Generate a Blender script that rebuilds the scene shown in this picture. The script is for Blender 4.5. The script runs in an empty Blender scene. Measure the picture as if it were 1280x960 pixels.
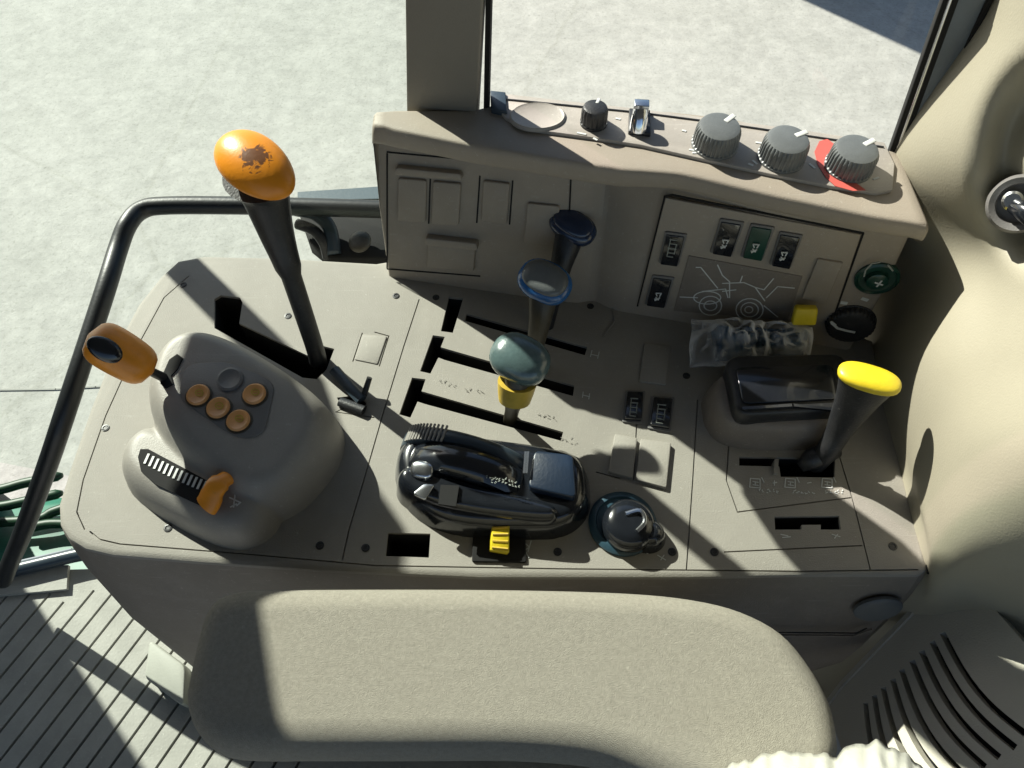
import bpy, bmesh, math, random
from mathutils import Vector, Matrix, noise
random.seed(7)
S=bpy.context.scene
COL=S.collection
# ---------------------------------------------------------------- camera geometry (used to size things)
FPX=931.0; PIT=math.radians(57); CAM=Vector((0,0,.70))
RT=Vector((1,0,0)); FW=Vector((0,math.cos(PIT),-math.sin(PIT))); UPV=Vector((0,math.sin(PIT),math.cos(PIT)))
def ray(x,y): return FW+RT*((x-640)/FPX)+UPV*((480-y)/FPX)
def U(x,y,z=0.0):
    r=ray(x,y); return CAM+r*((z-CAM.z)/r.z)
class PL:
    """plane a,b,c ; pt() = where the view ray of a photo pixel meets it"""
    def __init__(s,a,b,c):
        s.o=a; s.n=(b-a).cross(c-a).normalized()
        if s.n.dot(CAM-a)<0: s.n=-s.n
    def pt(s,x,y,off=0.0):
        r=ray(x,y); t=(s.o-CAM).dot(s.n)/r.dot(s.n); return CAM+r*t+s.n*off
def ZP(z): return PL(Vector((0,0,z)),Vector((1,0,z)),Vector((0,1,z)))
Z0=ZP(0.0)
# ---------------------------------------------------------------- materials
def mat(name,col,rough=.5,grain=0,gs=400,var=0,vs=8,metal=0,coat=0,dust=0,dustcol=(.55,.53,.48),spec=.5):
    m=bpy.data.materials.new(name); m.use_nodes=True; nt=m.node_tree; N=nt.nodes; Lk=nt.links
    b=N['Principled BSDF']; b.inputs['Base Color'].default_value=(*col,1); b.inputs['Roughness'].default_value=rough
    b.inputs['Metallic'].default_value=metal; b.inputs['Coat Weight'].default_value=coat; b.inputs['Specular IOR Level'].default_value=spec
    tc=N.new('ShaderNodeTexCoord')
    last=None
    if var:
        n=N.new('ShaderNodeTexNoise'); n.inputs['Scale'].default_value=vs; n.inputs['Detail'].default_value=7; n.inputs['Roughness'].default_value=.65
        Lk.new(tc.outputs['Object'],n.inputs['Vector'])
        r=N.new('ShaderNodeValToRGB'); r.color_ramp.elements[0].position=.3; r.color_ramp.elements[1].position=.7
        r.color_ramp.elements[0].color=(*[c*(1-var) for c in col],1); r.color_ramp.elements[1].color=(*[min(1,c*(1+var)) for c in col],1)
        Lk.new(n.outputs['Fac'],r.inputs['Fac']); last=r.outputs['Color']
    if dust:
        n2=N.new('ShaderNodeTexNoise'); n2.inputs['Scale'].default_value=35; n2.inputs['Detail'].default_value=9; n2.inputs['Roughness'].default_value=.8
        Lk.new(tc.outputs['Object'],n2.inputs['Vector'])
        r2=N.new('ShaderNodeValToRGB'); r2.color_ramp.elements[0].position=.48; r2.color_ramp.elements[1].position=.75
        r2.color_ramp.elements[0].color=(0,0,0,1); r2.color_ramp.elements[1].color=(dust,dust,dust,1)
        Lk.new(n2.outputs['Fac'],r2.inputs['Fac'])
        mx=N.new('ShaderNodeMix'); mx.data_type='RGBA'; mx.inputs[6].default_value=(*col,1); mx.inputs[7].default_value=(*dustcol,1)
        if last: Lk.new(last,mx.inputs[6])
        Lk.new(r2.outputs['Color'],mx.inputs[0]); last=mx.outputs[2]
    if dust:
        n4=N.new('ShaderNodeTexNoise'); n4.inputs['Scale'].default_value=210; n4.inputs['Detail'].default_value=4; n4.inputs['Roughness'].default_value=.7
        Lk.new(tc.outputs['Object'],n4.inputs['Vector'])
        r4=N.new('ShaderNodeValToRGB'); r4.color_ramp.elements[0].position=.63; r4.color_ramp.elements[1].position=.72
        r4.color_ramp.elements[0].color=(0,0,0,1); k4=min(.8,dust*2.2); r4.color_ramp.elements[1].color=(k4,k4,k4,1)
        Lk.new(n4.outputs['Fac'],r4.inputs['Fac'])
        m4=N.new('ShaderNodeMix'); m4.data_type='RGBA'; m4.inputs[7].default_value=(*[min(1,c*1.25) for c in dustcol],1)
        Lk.new(last,m4.inputs[6]); Lk.new(r4.outputs['Color'],m4.inputs[0]); last=m4.outputs[2]
        # fine scratches: stretched noise
        mp5=N.new('ShaderNodeMapping'); mp5.inputs['Rotation'].default_value=(0,0,.5); mp5.inputs['Scale'].default_value=(14,420,200)
        n5=N.new('ShaderNodeTexNoise'); n5.inputs['Scale'].default_value=1; n5.inputs['Detail'].default_value=2
        Lk.new(tc.outputs['Object'],mp5.inputs['Vector']); Lk.new(mp5.outputs[0],n5.inputs['Vector'])
        r5=N.new('ShaderNodeValToRGB'); r5.color_ramp.elements[0].position=.66; r5.color_ramp.elements[1].position=.72
        k5=min(.5,dust); r5.color_ramp.elements[0].color=(0,0,0,1); r5.color_ramp.elements[1].color=(k5,k5,k5,1)
        Lk.new(n5.outputs['Fac'],r5.inputs['Fac'])
        m5=N.new('ShaderNodeMix'); m5.data_type='RGBA'; m5.inputs[7].default_value=(*dustcol,1)
        Lk.new(last,m5.inputs[6]); Lk.new(r5.outputs['Color'],m5.inputs[0]); last=m5.outputs[2]
    if last: Lk.new(last,b.inputs['Base Color'])
    if grain:
        n3=N.new('ShaderNodeTexNoise'); n3.inputs['Scale'].default_value=gs; n3.inputs['Detail'].default_value=3
        Lk.new(tc.outputs['Object'],n3.inputs['Vector'])
        bp=N.new('ShaderNodeBump'); bp.inputs['Strength'].default_value=grain; bp.inputs['Distance'].default_value=.001
        Lk.new(n3.outputs['Fac'],bp.inputs['Height']); Lk.new(bp.outputs['Normal'],b.inputs['Normal'])
    return m
M={}
M['console']=mat('console_plastic',(.272,.256,.226),.7,.35,700,.07,9,dust=.22,dustcol=(.39,.375,.335))
M['binn']=mat('binnacle_plastic',(.305,.265,.215),.6,.3,700,.07,8,dust=.15,dustcol=(.45,.43,.38))
M['pod']=mat('pod_plastic',(.265,.25,.225),.5,.3,700,.08,14,dust=.15,dustcol=(.42,.4,.36))
M['inset']=mat('inset_plastic',(.16,.155,.15),.5,.3,700,.06,20)
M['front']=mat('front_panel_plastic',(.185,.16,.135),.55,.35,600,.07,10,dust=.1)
M['wall']=mat('cream_plastic',(.32,.298,.228),.55,.2,500,.05,6)
M['vent']=mat('vent_plastic',(.52,.49,.42),.5,.3,600,.05,8)
M['black']=mat('black_plastic',(.018,.019,.021),.42,.3,500,.2,30,dust=.04)
M['hole']=mat('dark_cavity',(.006,.006,.006),.9)
M['gloss']=mat('gloss_black',(.010,.012,.016),.2,0,var=.3,vs=40,coat=.6)
M['steel']=mat('painted_steel',(.03,.045,.06),.35,.2,200,.2,12)
M['orange']=mat('orange_plastic',(.86,.31,.025),.35,.15,300,.12,30,dust=.10,dustcol=(.2,.09,.03))
M['amber']=mat('amber_button',(.70,.34,.12),.35,.2,300,.1,60)
M['yellow']=mat('yellow_plastic',(.64,.50,.02),.4,.2,300,.12,60)
M['ochre']=mat('ochre_collar',(.55,.38,.05),.45,.2,300,.15,60)
M['olive']=mat('dark_olive_rubber',(.055,.048,.034),.45,.3,300,.2,40)
M['knobgrey']=mat('grey_knob',(.13,.14,.14),.38,.2,400,.12,60,coat=.2)
M['greyblue']=mat('grey_blue_head',(.085,.13,.13),.25,.2,300,.2,50,coat=.5)
M['blue']=mat('blue_plastic',(.02,.11,.30),.25,.1,300,.2,50,coat=.5)
M['navy']=mat('navy_plastic',(.015,.03,.07),.22,.1,300,.2,50,coat=.5)
M['teal']=mat('teal_plastic',(.025,.06,.085),.35,.1,300,.2,50)
M['green']=mat('green_switch',(.01,.05,.035),.3,.1,300,.2,50)
M['white']=mat('white_print',(.62,.64,.62),.5)
M['greyprint']=mat('grey_print',(.30,.32,.29),.5)
M['silver']=mat('silver_metal',(.62,.64,.66),.25,metal=1)
M['chrome']=mat('bright_metal',(.8,.82,.85),.12,metal=1)
M['red']=mat('red_print',(.55,.11,.09),.5)
M['pink']=mat('pinkish_panel',(.37,.34,.305),.4,.2,600,.08,30,dust=.2)
M['fabric']=mat('armrest_fabric',(.285,.265,.222),.9,.8,1500,.13,300,dust=.12,dustcol=(.42,.4,.34),spec=.2)
M['rubber']=mat('rubber_mat',(.35,.35,.32),.75,.5,260,.14,18,dust=.3,dustcol=(.48,.48,.44))
M['cream_clip']=mat('pale_plastic',(.34,.35,.31),.6,.2,300,.1,10)
M['pillar']=mat('pillar_trim',(.20,.185,.155),.6,.3,500,.05,8)
M['greenpaint']=mat('green_paint',(.001,.10,.062),.5,0,var=.45,vs=14)
M['greendark']=mat('green_dark_reflection',(.003,.035,.012),.5,.2,100,.4,30)
def ground_mat():
    m=bpy.data.materials.new('concrete'); m.use_nodes=True; nt=m.node_tree; N=nt.nodes; Lk=nt.links; b=N['Principled BSDF']
    b.inputs['Roughness'].default_value=.85
    tc=N.new('ShaderNodeTexCoord')
    a=N.new('ShaderNodeTexNoise'); a.inputs['Scale'].default_value=1.3; a.inputs['Detail'].default_value=10; a.inputs['Roughness'].default_value=.7
    c=N.new('ShaderNodeTexNoise'); c.inputs['Scale'].default_value=14; c.inputs['Detail'].default_value=8; c.inputs['Roughness'].default_value=.75
    d=N.new('ShaderNodeTexNoise'); d.inputs['Scale'].default_value=5; d.inputs['Detail'].default_value=12; d.inputs['Roughness'].default_value=.85
    for q in (a,c,d): Lk.new(tc.outputs['Object'],q.inputs['Vector'])
    r1=N.new('ShaderNodeValToRGB'); r1.color_ramp.elements[0].position=.3; r1.color_ramp.elements[1].position=.7
    r1.color_ramp.elements[0].color=(.345,.345,.315,1); r1.color_ramp.elements[1].color=(.42,.415,.385,1)
    r2=N.new('ShaderNodeValToRGB'); r2.color_ramp.elements[0].position=.35; r2.color_ramp.elements[1].position=.65
    r2.color_ramp.elements[0].color=(.82,.82,.82,1); r2.color_ramp.elements[1].color=(1.08,1.08,1.08,1)
    r3=N.new('ShaderNodeValToRGB'); r3.color_ramp.elements[0].position=.28; r3.color_ramp.elements[1].position=.40
    r3.color_ramp.elements[0].color=(.55,.54,.5,1); r3.color_ramp.elements[1].color=(1,1,1,1)
    Lk.new(a.outputs['Fac'],r1.inputs[0]); Lk.new(c.outputs['Fac'],r2.inputs[0]); Lk.new(d.outputs['Fac'],r3.inputs[0])
    m1=N.new('ShaderNodeMix'); m1.data_type='RGBA'; m1.blend_type='MULTIPLY'; m1.inputs[0].default_value=1
    m2=N.new('ShaderNodeMix'); m2.data_type='RGBA'; m2.blend_type='MULTIPLY'; m2.inputs[0].default_value=1
    Lk.new(r1.outputs[0],m1.inputs[6]); Lk.new(r2.outputs[0],m1.inputs[7]); Lk.new(m1.outputs[2],m2.inputs[6]); Lk.new(r3.outputs[0],m2.inputs[7])
    e=N.new('ShaderNodeTexNoise'); e.inputs['Scale'].default_value=70; e.inputs['Detail'].default_value=5; Lk.new(tc.outputs['Object'],e.inputs['Vector'])
    r6=N.new('ShaderNodeValToRGB'); r6.color_ramp.elements[0].position=.3; r6.color_ramp.elements[1].position=.45; r6.color_ramp.elements[0].color=(.84,.84,.82,1); r6.color_ramp.elements[1].color=(1.03,1.03,1.03,1)
    Lk.new(e.outputs['Fac'],r6.inputs[0])
    vo=N.new('ShaderNodeTexVoronoi'); vo.feature='DISTANCE_TO_EDGE'; vo.inputs['Scale'].default_value=.55
    wv=N.new('ShaderNodeMix'); wv.data_type='RGBA'; wv.inputs[0].default_value=.12; Lk.new(tc.outputs['Object'],wv.inputs[6]); Lk.new(d.outputs['Color'],wv.inputs[7]); Lk.new(wv.outputs[2],vo.inputs['Vector'])
    r7=N.new('ShaderNodeValToRGB'); r7.color_ramp.elements[0].position=.0; r7.color_ramp.elements[1].position=.006; r7.color_ramp.elements[0].color=(.9,.9,.88,1); r7.color_ramp.elements[1].color=(1,1,1,1)
    Lk.new(vo.outputs['Distance'],r7.inputs[0])
    m3=N.new('ShaderNodeMix'); m3.data_type='RGBA'; m3.blend_type='MULTIPLY'; m3.inputs[0].default_value=1
    m4=N.new('ShaderNodeMix'); m4.data_type='RGBA'; m4.blend_type='MULTIPLY'; m4.inputs[0].default_value=1
    Lk.new(m2.outputs[2],m3.inputs[6]); Lk.new(r6.outputs[0],m3.inputs[7]); Lk.new(m3.outputs[2],m4.inputs[6]); Lk.new(r7.outputs[0],m4.inputs[7])
    Lk.new(m4.outputs[2],b.inputs['Base Color'])
    bp=N.new('ShaderNodeBump'); bp.inputs['Strength'].default_value=.4; bp.inputs['Distance'].default_value=.01
    Lk.new(c.outputs['Fac'],bp.inputs['Height']); Lk.new(bp.outputs[0],b.inputs['Normal'])
    return m
M['ground']=ground_mat()
def glass_mat(name,tint,gl=.05):
    m=bpy.data.materials.new(name); m.use_nodes=True; nt=m.node_tree; N=nt.nodes; Lk=nt.links
    N.remove(N['Principled BSDF']); o=N['Material Output']
    t=N.new('ShaderNodeBsdfTransparent'); t.inputs[0].default_value=(*tint,1)
    g=N.new('ShaderNodeBsdfGlossy'); g.inputs['Roughness'].default_value=.02
    x=N.new('ShaderNodeMixShader'); x.inputs[0].default_value=gl
    Lk.new(t.outputs[0],x.inputs[1]); Lk.new(g.outputs[0],x.inputs[2]); Lk.new(x.outputs[0],o.inputs[0]); return m
M['glassL']=glass_mat('tinted_glass',(.83,.895,.855),.03)
M['glassR']=glass_mat('clear_glass',(.93,.955,.935),.02)
def film_mat(name='clear_film',base=(.9,.92,.94),fac=.72):
    m=bpy.data.materials.new(name); m.use_nodes=True; nt=m.node_tree; N=nt.nodes; Lk=nt.links
    b=N['Principled BSDF']; o=N['Material Output']; b.inputs['Base Color'].default_value=(*base,1); b.inputs['Roughness'].default_value=.12; b.inputs['Specular IOR Level'].default_value=.9
    t=N.new('ShaderNodeBsdfTransparent'); x=N.new('ShaderNodeMixShader')
    lw=N.new('ShaderNodeLayerWeight'); lw.inputs[0].default_value=fac
    Lk.new(lw.outputs['Facing'],x.inputs[0]); Lk.new(t.outputs[0],x.inputs[1]); Lk.new(b.outputs[0],x.inputs[2]); Lk.new(x.outputs[0],o.inputs[0]); return m
M['film']=film_mat()
# ---------------------------------------------------------------- helpers
def link(name,bm,m,parent=None,smooth=False,bevel=0,label=None,seg=2,auto=True):
    bmesh.ops.recalc_face_normals(bm,faces=bm.faces)
    me=bpy.data.meshes.new(name); bm.to_mesh(me); bm.free()
    o=bpy.data.objects.new(name,me); COL.objects.link(o); me.materials.append(m)
    if bevel:
        b=o.modifiers.new('b','BEVEL'); b.width=bevel; b.segments=seg; b.limit_method='ANGLE'; b.angle_limit=math.radians(35)
    if smooth or bevel:
        for p in me.polygons: p.use_smooth=True
        if not smooth or smooth=='a':
            me.set_sharp_from_angle(angle=math.radians(42)) if not bevel else None
    if parent: o.parent=parent
    if label: o['label']=label
    return o
def thing(name,label,cat,loc=(0,0,0),group=None):
    o=bpy.data.objects.new(name,None); COL.objects.link(o); o.empty_display_size=.02
    o['label']=label; o['category']=cat
    if group: o['group']=group
    return o
def tag(o,label,cat,group=None):
    o['label']=label; o['category']=cat
    if group: o['group']=group
    return o
def structure(o,label=None,kind='structure'):
    o['kind']=kind
    if label: o['label']=label
    return o
def prism(bm,pts,n,h,base=0.0):
    a=[bm.verts.new(p+n*base) for p in pts]; b=[bm.verts.new(p+n*(base+h)) for p in pts]
    k=len(pts)
    try: bm.faces.new(a)
    except Exception: pass
    bm.faces.new(b)
    for i in range(k): bm.faces.new((a[i],a[(i+1)%k],b[(i+1)%k],b[i]))
def slab(name,plane,px,h,m,parent=None,base=-.001,bevel=0,label=None,smooth=False):
    bm=bmesh.new(); prism(bm,[plane.pt(*q) for q in px],plane.n,h-base,base)
    return link(name,bm,m,parent,bevel=bevel,label=label,smooth=smooth)
def rrect(plane,px,r,k=4):
    """photo quad -> plane polygon with rounded corners (r = fraction)"""
    P=[plane.pt(*q) for q in px]; out=[]; n=len(P)
    for i in range(n):
        a,b,c=P[i-1],P[i],P[(i+1)%n]
        la=(a-b).length; lc=(c-b).length; rr=min(r,la*.5,lc*.5)
        p0=b+(a-b).normalized()*rr; p1=b+(c-b).normalized()*rr
        for j in range(k+1):
            t=j/k; out.append(p0*(1-t)**2+b*2*t*(1-t)+p1*t*t)
    return out
def rslab(name,plane,px,h,m,parent=None,r=.004,base=-.001,bevel=0,label=None):
    bm=bmesh.new(); prism(bm,rrect(plane,px,r),plane.n,h-base,base)
    return link(name,bm,m,parent,bevel=bevel,label=label)
def ribbon_bm(bm,pts,w,n,h,base=0.0,closed=False):
    k=len(pts)
    segs=[(i,(i+1)%k) for i in range(k if closed else k-1)]
    for i,j in segs:
        d=(pts[j]-pts[i])
        if d.length<1e-6: continue
        d.normalize(); s=d.cross(n).normalized()*w*.5; e=d*w*.25
        prism(bm,[pts[i]-s-e,pts[j]-s+e,pts[j]+s+e,pts[i]+s-e],n,h,base)
def strip_bm(pts,w,n,h,base=0.0):
    """one clean mitred strip along a polyline, for cutting"""
    k=len(pts); A=[];B=[]
    for i,p in enumerate(pts):
        d0=(p-pts[i-1]).normalized() if i else (pts[1]-p).normalized()
        d1=(pts[i+1]-p).normalized() if i<k-1 else d0
        s0=d0.cross(n); s1=d1.cross(n); m=(s0+s1).normalized(); m=m/max(.5,m.dot(s0))
        A.append(p-m*w*.5); B.append(p+m*w*.5)
    bm=bmesh.new(); prism(bm,A+B[::-1],n,h,base); return bm
def ribbon(name,plane,px,w,m,parent=None,h=.0008,base=0,closed=False,label=None):
    bm=bmesh.new(); ribbon_bm(bm,[plane.pt(*q) for q in px],w,plane.n,h,base,closed)
    return link(name,bm,m,parent,label=label)
def symbols(name,plane,lst,w,m,parent=None,h=.0004,gap=16):
    """each printed symbol (strokes lying close together) becomes a part of its own"""
    groups=[]
    for px in lst:
        hit=[g for g in groups if any(math.hypot(a[0]-b[0],a[1]-b[1])<gap for st in g for a in st for b in px)]
        ng=[px]+[st for g in hit for st in g]; groups=[g for g in groups if g not in hit]+[ng]
    for g in groups: ribbons(name,plane,g,w,m,parent,h)
def ribbons(name,plane,lst,w,m,parent=None,h=.0006,base=0):
    bm=bmesh.new()
    for px in lst: ribbon_bm(bm,[plane.pt(*q) for q in px],w,plane.n,h,base)
    return link(name,bm,m,parent)
def frame_of(n,up=Vector((0,1,0))):
    n=n.normalized(); x=up.cross(n)
    if x.length<1e-4: x=Vector((1,0,0)).cross(n)
    x.normalize(); y=n.cross(x); return x,y,n
def lathe(bm,c,n,prof,seg=32,sx=1,sy=1,rot=0,flute=0,nfl=24):
    """prof: (radius,height) list, from outer bottom to top centre"""
    x,y,n=frame_of(n); rings=[]
    for r,h in prof:
        ring=[]
        for i in range(seg):
            a=2*math.pi*i/seg; rr=r
            ca,sa=math.cos(a)*rr*sx,math.sin(a)*rr*sy
            ring.append(bm.verts.new(c+n*h+x*(ca*math.cos(rot)-sa*math.sin(rot))+y*(ca*math.sin(rot)+sa*math.cos(rot))))
        rings.append(ring)
    for a,b in zip(rings,rings[1:]):
        for i in range(seg): bm.faces.new((a[i],a[(i+1)%seg],b[(i+1)%seg],b[i]))
    bm.faces.new(rings[-1]); bm.faces.new(rings[0][::-1])
def disc(name,c,n,prof,m,parent=None,seg=32,sx=1,sy=1,rot=0,label=None):
    bm=bmesh.new(); lathe(bm,c,n,prof,seg,sx,sy,rot)
    return link(name,bm,m,parent,smooth='a',label=label)
def cat(P,per=8,closed=False):
    out=[]; n=len(P); rng=range(n if closed else n-1)
    for i in rng:
        p0=P[(i-1)%n] if closed or i>0 else P[i]; p1=P[i]; p2=P[(i+1)%n]; p3=P[(i+2)%n] if closed or i+2<n else P[(i+1)%n]
        for k in range(per):
            t=k/per
            out.append(.5*((2*p1)+(p2-p0)*t+(2*p0-5*p1+4*p2-p3)*t*t+(3*p1-p0-3*p2+p3)*t**3))
    if not closed: out.append(P[-1].copy())
    return out
def tube(bm,pts,rad,seg=16,ax=1.0,side=None,caps=True):
    """rad: list or number; ax flattening across 'side' axis"""
    k=len(pts); rings=[]; x=None
    for i,p in enumerate(pts):
        d=(pts[min(i+1,k-1)]-pts[max(i-1,0)]).normalized()
        if x is None:
            x=(side or Vector((1,0,0))); x=(x-d*x.dot(d))
            if x.length<1e-3: x=Vector((0,1,0))-d*d.y
            x.normalize()
        else: x=(x-d*x.dot(d)).normalized()
        y=d.cross(x); r=rad[i] if isinstance(rad,(list,tuple)) else rad
        if isinstance(r,(list,tuple)): rx,ry=r
        else: rx,ry=r,r*ax
        rings.append([bm.verts.new(p+x*math.cos(2*math.pi*j/seg)*rx+y*math.sin(2*math.pi*j/seg)*ry) for j in range(seg)])
    for a,b in zip(rings,rings[1:]):
        for j in range(seg): bm.faces.new((a[j],a[(j+1)%seg],b[(j+1)%seg],b[j]))
    if caps: bm.faces.new(rings[0][::-1]); bm.faces.new(rings[-1])
def tubeo(name,pts,rad,m,parent=None,seg=16,ax=1.0,side=None,smooth='a',label=None):
    bm=bmesh.new(); tube(bm,pts,rad,seg,ax,side); return link(name,bm,m,parent,smooth=smooth,label=label)
def ellip(name,c,axes,m,parent=None,dims=(1,1,1),su=28,sv=18,fn=None,smooth=True,label=None,pw=1.0):
    """ellipsoid with axes (3 vectors) and radii dims"""
    bm=bmesh.new(); g=[]
    for j in range(sv+1):
        ph=-math.pi/2+math.pi*j/sv; row=[]
        for i in range(su):
            th=2*math.pi*i/su
            def sp(v,q): return math.copysign(abs(v)**q,v)
            u=Vector((sp(math.cos(ph),pw)*sp(math.cos(th),pw),sp(math.cos(ph),pw)*sp(math.sin(th),pw),sp(math.sin(ph),pw)))
            if fn: u=fn(u)
            row.append(bm.verts.new(c+axes[0]*u.x*dims[0]+axes[1]*u.y*dims[1]+axes[2]*u.z*dims[2]))
        g.append(row)
    for a,b in zip(g,g[1:]):
        for i in range(su): bm.faces.new((a[i],a[(i+1)%su],b[(i+1)%su],b[i]))
    bmesh.ops.remove_doubles(bm,verts=bm.verts,dist=1e-6)
    return link(name,bm,m,parent,smooth=smooth,label=label)
def chaikin(P,it=2):
    for _ in range(it):
        Q=[P[0]]
        for a,b in zip(P,P[1:]): Q+= [a*.75+b*.25,a*.25+b*.75]
        Q.append(P[-1]); P=Q
    return P
def boolcut(o,cutbms):
    cs=[]
    for bm in cutbms:
        bmesh.ops.recalc_face_normals(bm,faces=bm.faces)
        me=bpy.data.meshes.new('cut'); bm.to_mesh(me); bm.free(); c=bpy.data.objects.new('cut',me); COL.objects.link(c); cs.append(c)
        md=o.modifiers.new('x','BOOLEAN'); md.operation='DIFFERENCE'; md.object=c; md.solver='EXACT'
    bpy.context.view_layer.update()
    dg=bpy.context.evaluated_depsgraph_get()
    me=bpy.data.meshes.new_from_object(o.evaluated_get(dg))
    o.modifiers.clear(); old=o.data; o.data=me; 
    for c in cs: bpy.data.objects.remove(c)
def seg_dist(p,a,b):
    ab=b-a; t=max(0,min(1,(p-a).dot(ab)/ab.dot(ab))); return (p-(a+ab*t)).length
def poly_dist(p,Q):
    ins=False; n=len(Q); d=1e9
    for i in range(n):
        a,b=Q[i],Q[(i+1)%n]
        d=min(d,seg_dist(p,a,b))
        if (a.y>p.y)!=(b.y>p.y) and p.x<(b.x-a.x)*(p.y-a.y)/(b.y-a.y)+a.x: ins=not ins
    return 0.0 if ins else d
def hump(name,plats,m,parent=None,res=90,z0=-.002,label=None,extra=None):
    """solid raised moulding; plats: list of (photo polygon at height, height fn or number, flank width, power)"""
    L=[]
    for px,h,w,pw in plats:
        hh=h if not callable(h) else h(0)
        for _ in range(3): px=[q for (ax,ay),(bx,by) in zip(px,px[1:]+px[:1]) for q in ((ax*.75+bx*.25,ay*.75+by*.25),(ax*.25+bx*.75,ay*.25+by*.75))]
        Q=[Vector(U(x,y,hh)[:2]) for x,y in px]; L.append((Q,h,w,pw))
    xs=[q.x for Q,_,w,_ in L for q in Q]; ys=[q.y for Q,_,w,_ in L for q in Q]; W=max(w for _,_,w,_ in L)*1.35+.002
    x0,x1,y0,y1=min(xs)-W,max(xs)+W,min(ys)-W,max(ys)+W
    nx=res; ny=max(8,int(res*(y1-y0)/(x1-x0)))
    bm=bmesh.new(); g={}
    for i in range(nx+1):
        for j in range(ny+1):
            p=Vector((x0+(x1-x0)*i/nx,y0+(y1-y0)*j/ny)); z=-1
            for Q,h,w,pw in L:
                d=poly_dist(p,Q)
                hv=h if not callable(h) else h(p)
                if d<w: zz=(hv+.004)*(1-(d/w)**pw)**(1/pw)-.004
                elif d<w*1.35: zz=-.004-(d-w)
                else: continue
                z=max(z,zz)
            if extra and z>0: z=extra(p,z)
            if z>-.5: g[i,j]=bm.verts.new((p.x,p.y,z))
            else: g[i,j]=None
    edge=set()
    for i in range(nx):
        for j in range(ny):
            q=[g[i,j],g[i+1,j],g[i+1,j+1],g[i,j+1]]
            if all(q): bm.faces.new(q)
    for v in list(bm.verts):
        if not v.link_faces: bm.verts.remove(v)
    be=[e for e in bm.edges if e.is_boundary]
    r=bmesh.ops.extrude_edge_only(bm,edges=be)
    for v in [q for q in r['geom'] if isinstance(q,bmesh.types.BMVert)]: v.co.z=-.02
    o=link(name,bm,m,parent,smooth=True,label=label)
    me=o.data
    sm=o.modifiers.new('s','SMOOTH'); sm.factor=.5; sm.iterations=9
    return o
def outward(bm): bmesh.ops.recalc_face_normals(bm,faces=bm.faces)
# ================================================================= SETTING
def box_bm(x0,x1,y0,y1,z0,z1):
    bm=bmesh.new(); prism(bm,[Vector((x0,y0,z0)),Vector((x1,y0,z0)),Vector((x1,y1,z0)),Vector((x0,y1,z0))],Vector((0,0,1)),z1-z0); return bm
GZ=-1.6
bm=bmesh.new(); vs=[bm.verts.new(v) for v in ((-60,-40,GZ),(60,-40,GZ),(60,120,GZ),(-60,120,GZ))]; bm.faces.new(vs)
structure(link('ground',bm,M['ground']),'pale dusty concrete yard outside the cab windows')
GP=ZP(GZ)
jm=mat('joint_line',(.29,.29,.265),.9)
for px in ([(0,488),(70,487),(120,484)],):
    P=[GP.pt(*q) for q in px]; d=(P[-1]-P[0]); P=[P[0]-d*2]+P+[P[-1]+d*2]
    bm=bmesh.new(); ribbon_bm(bm,P,.006,Vector((0,0,1)),.003,.001)
    structure(link('ground_joint',bm,jm),'thin joint line in the concrete')
# floor of the cab with grooved rubber mat
FZ=-.55
fp=[U(-60,722,FZ),U(86,712,FZ),U(330,705,FZ),Vector((.9,.34,FZ)),Vector((.9,-.3,FZ)),U(-400,1200,FZ)]
bm=bmesh.new(); prism(bm,fp,Vector((0,0,1)),.02,-.02)
fl=link('floor',bm,M['rubber']); structure(fl,'ribbed dark grey rubber mat on the cab floor')
# grooves cut in the mat
ga=U(90,740,FZ); gb=U(0,847,FZ); gd=(gb-ga).normalized(); gs=Vector((gd.y,-gd.x,0))
if gs.x<0: gs=-gs
cb=bmesh.new()
fpitch=.031
for k in range(-14,17):
    a=ga+gs*(k*fpitch)
    # start of each groove along a line parallel to the sill
    s0=.02 if k<1 else .02
    p=a+gd*(s0 if k<1 else s0-.038*k); q=a+gd*1.3
    ribbon_bm(cb,[p,q],.0045,Vector((0,0,1)),.03,-.012)
boolcut(fl,[cb])
# ================================================================= SIDE CONSOLE
con=thing('side_console','long grey-beige moulded side console with slots, screws and rocker switches, below the windows','console')
topo=[(73,655),(72,630),(86,585),(112,510),(140,440),(172,380),(200,345),(222,325),(255,319),(350,321),(470,328),(520,320),(760,350),(1000,390),(1092,425),(1112,510),(1134,600),(1158,690),(1160,712),(1150,719),(1000,719),(860,722),(600,722),(400,713),(250,703),(140,694),(105,686),(84,673)]
T0=[Z0.pt(*q) for q in topo]
def dense(P,st=.02):
    out=[]
    for i,a in enumerate(P):
        b=P[(i+1)%len(P)]; n=max(1,int((b-a).length/st))
        for k in range(n): out.append(a.lerp(b,k/n))
    return out
T=dense(T0)
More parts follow.
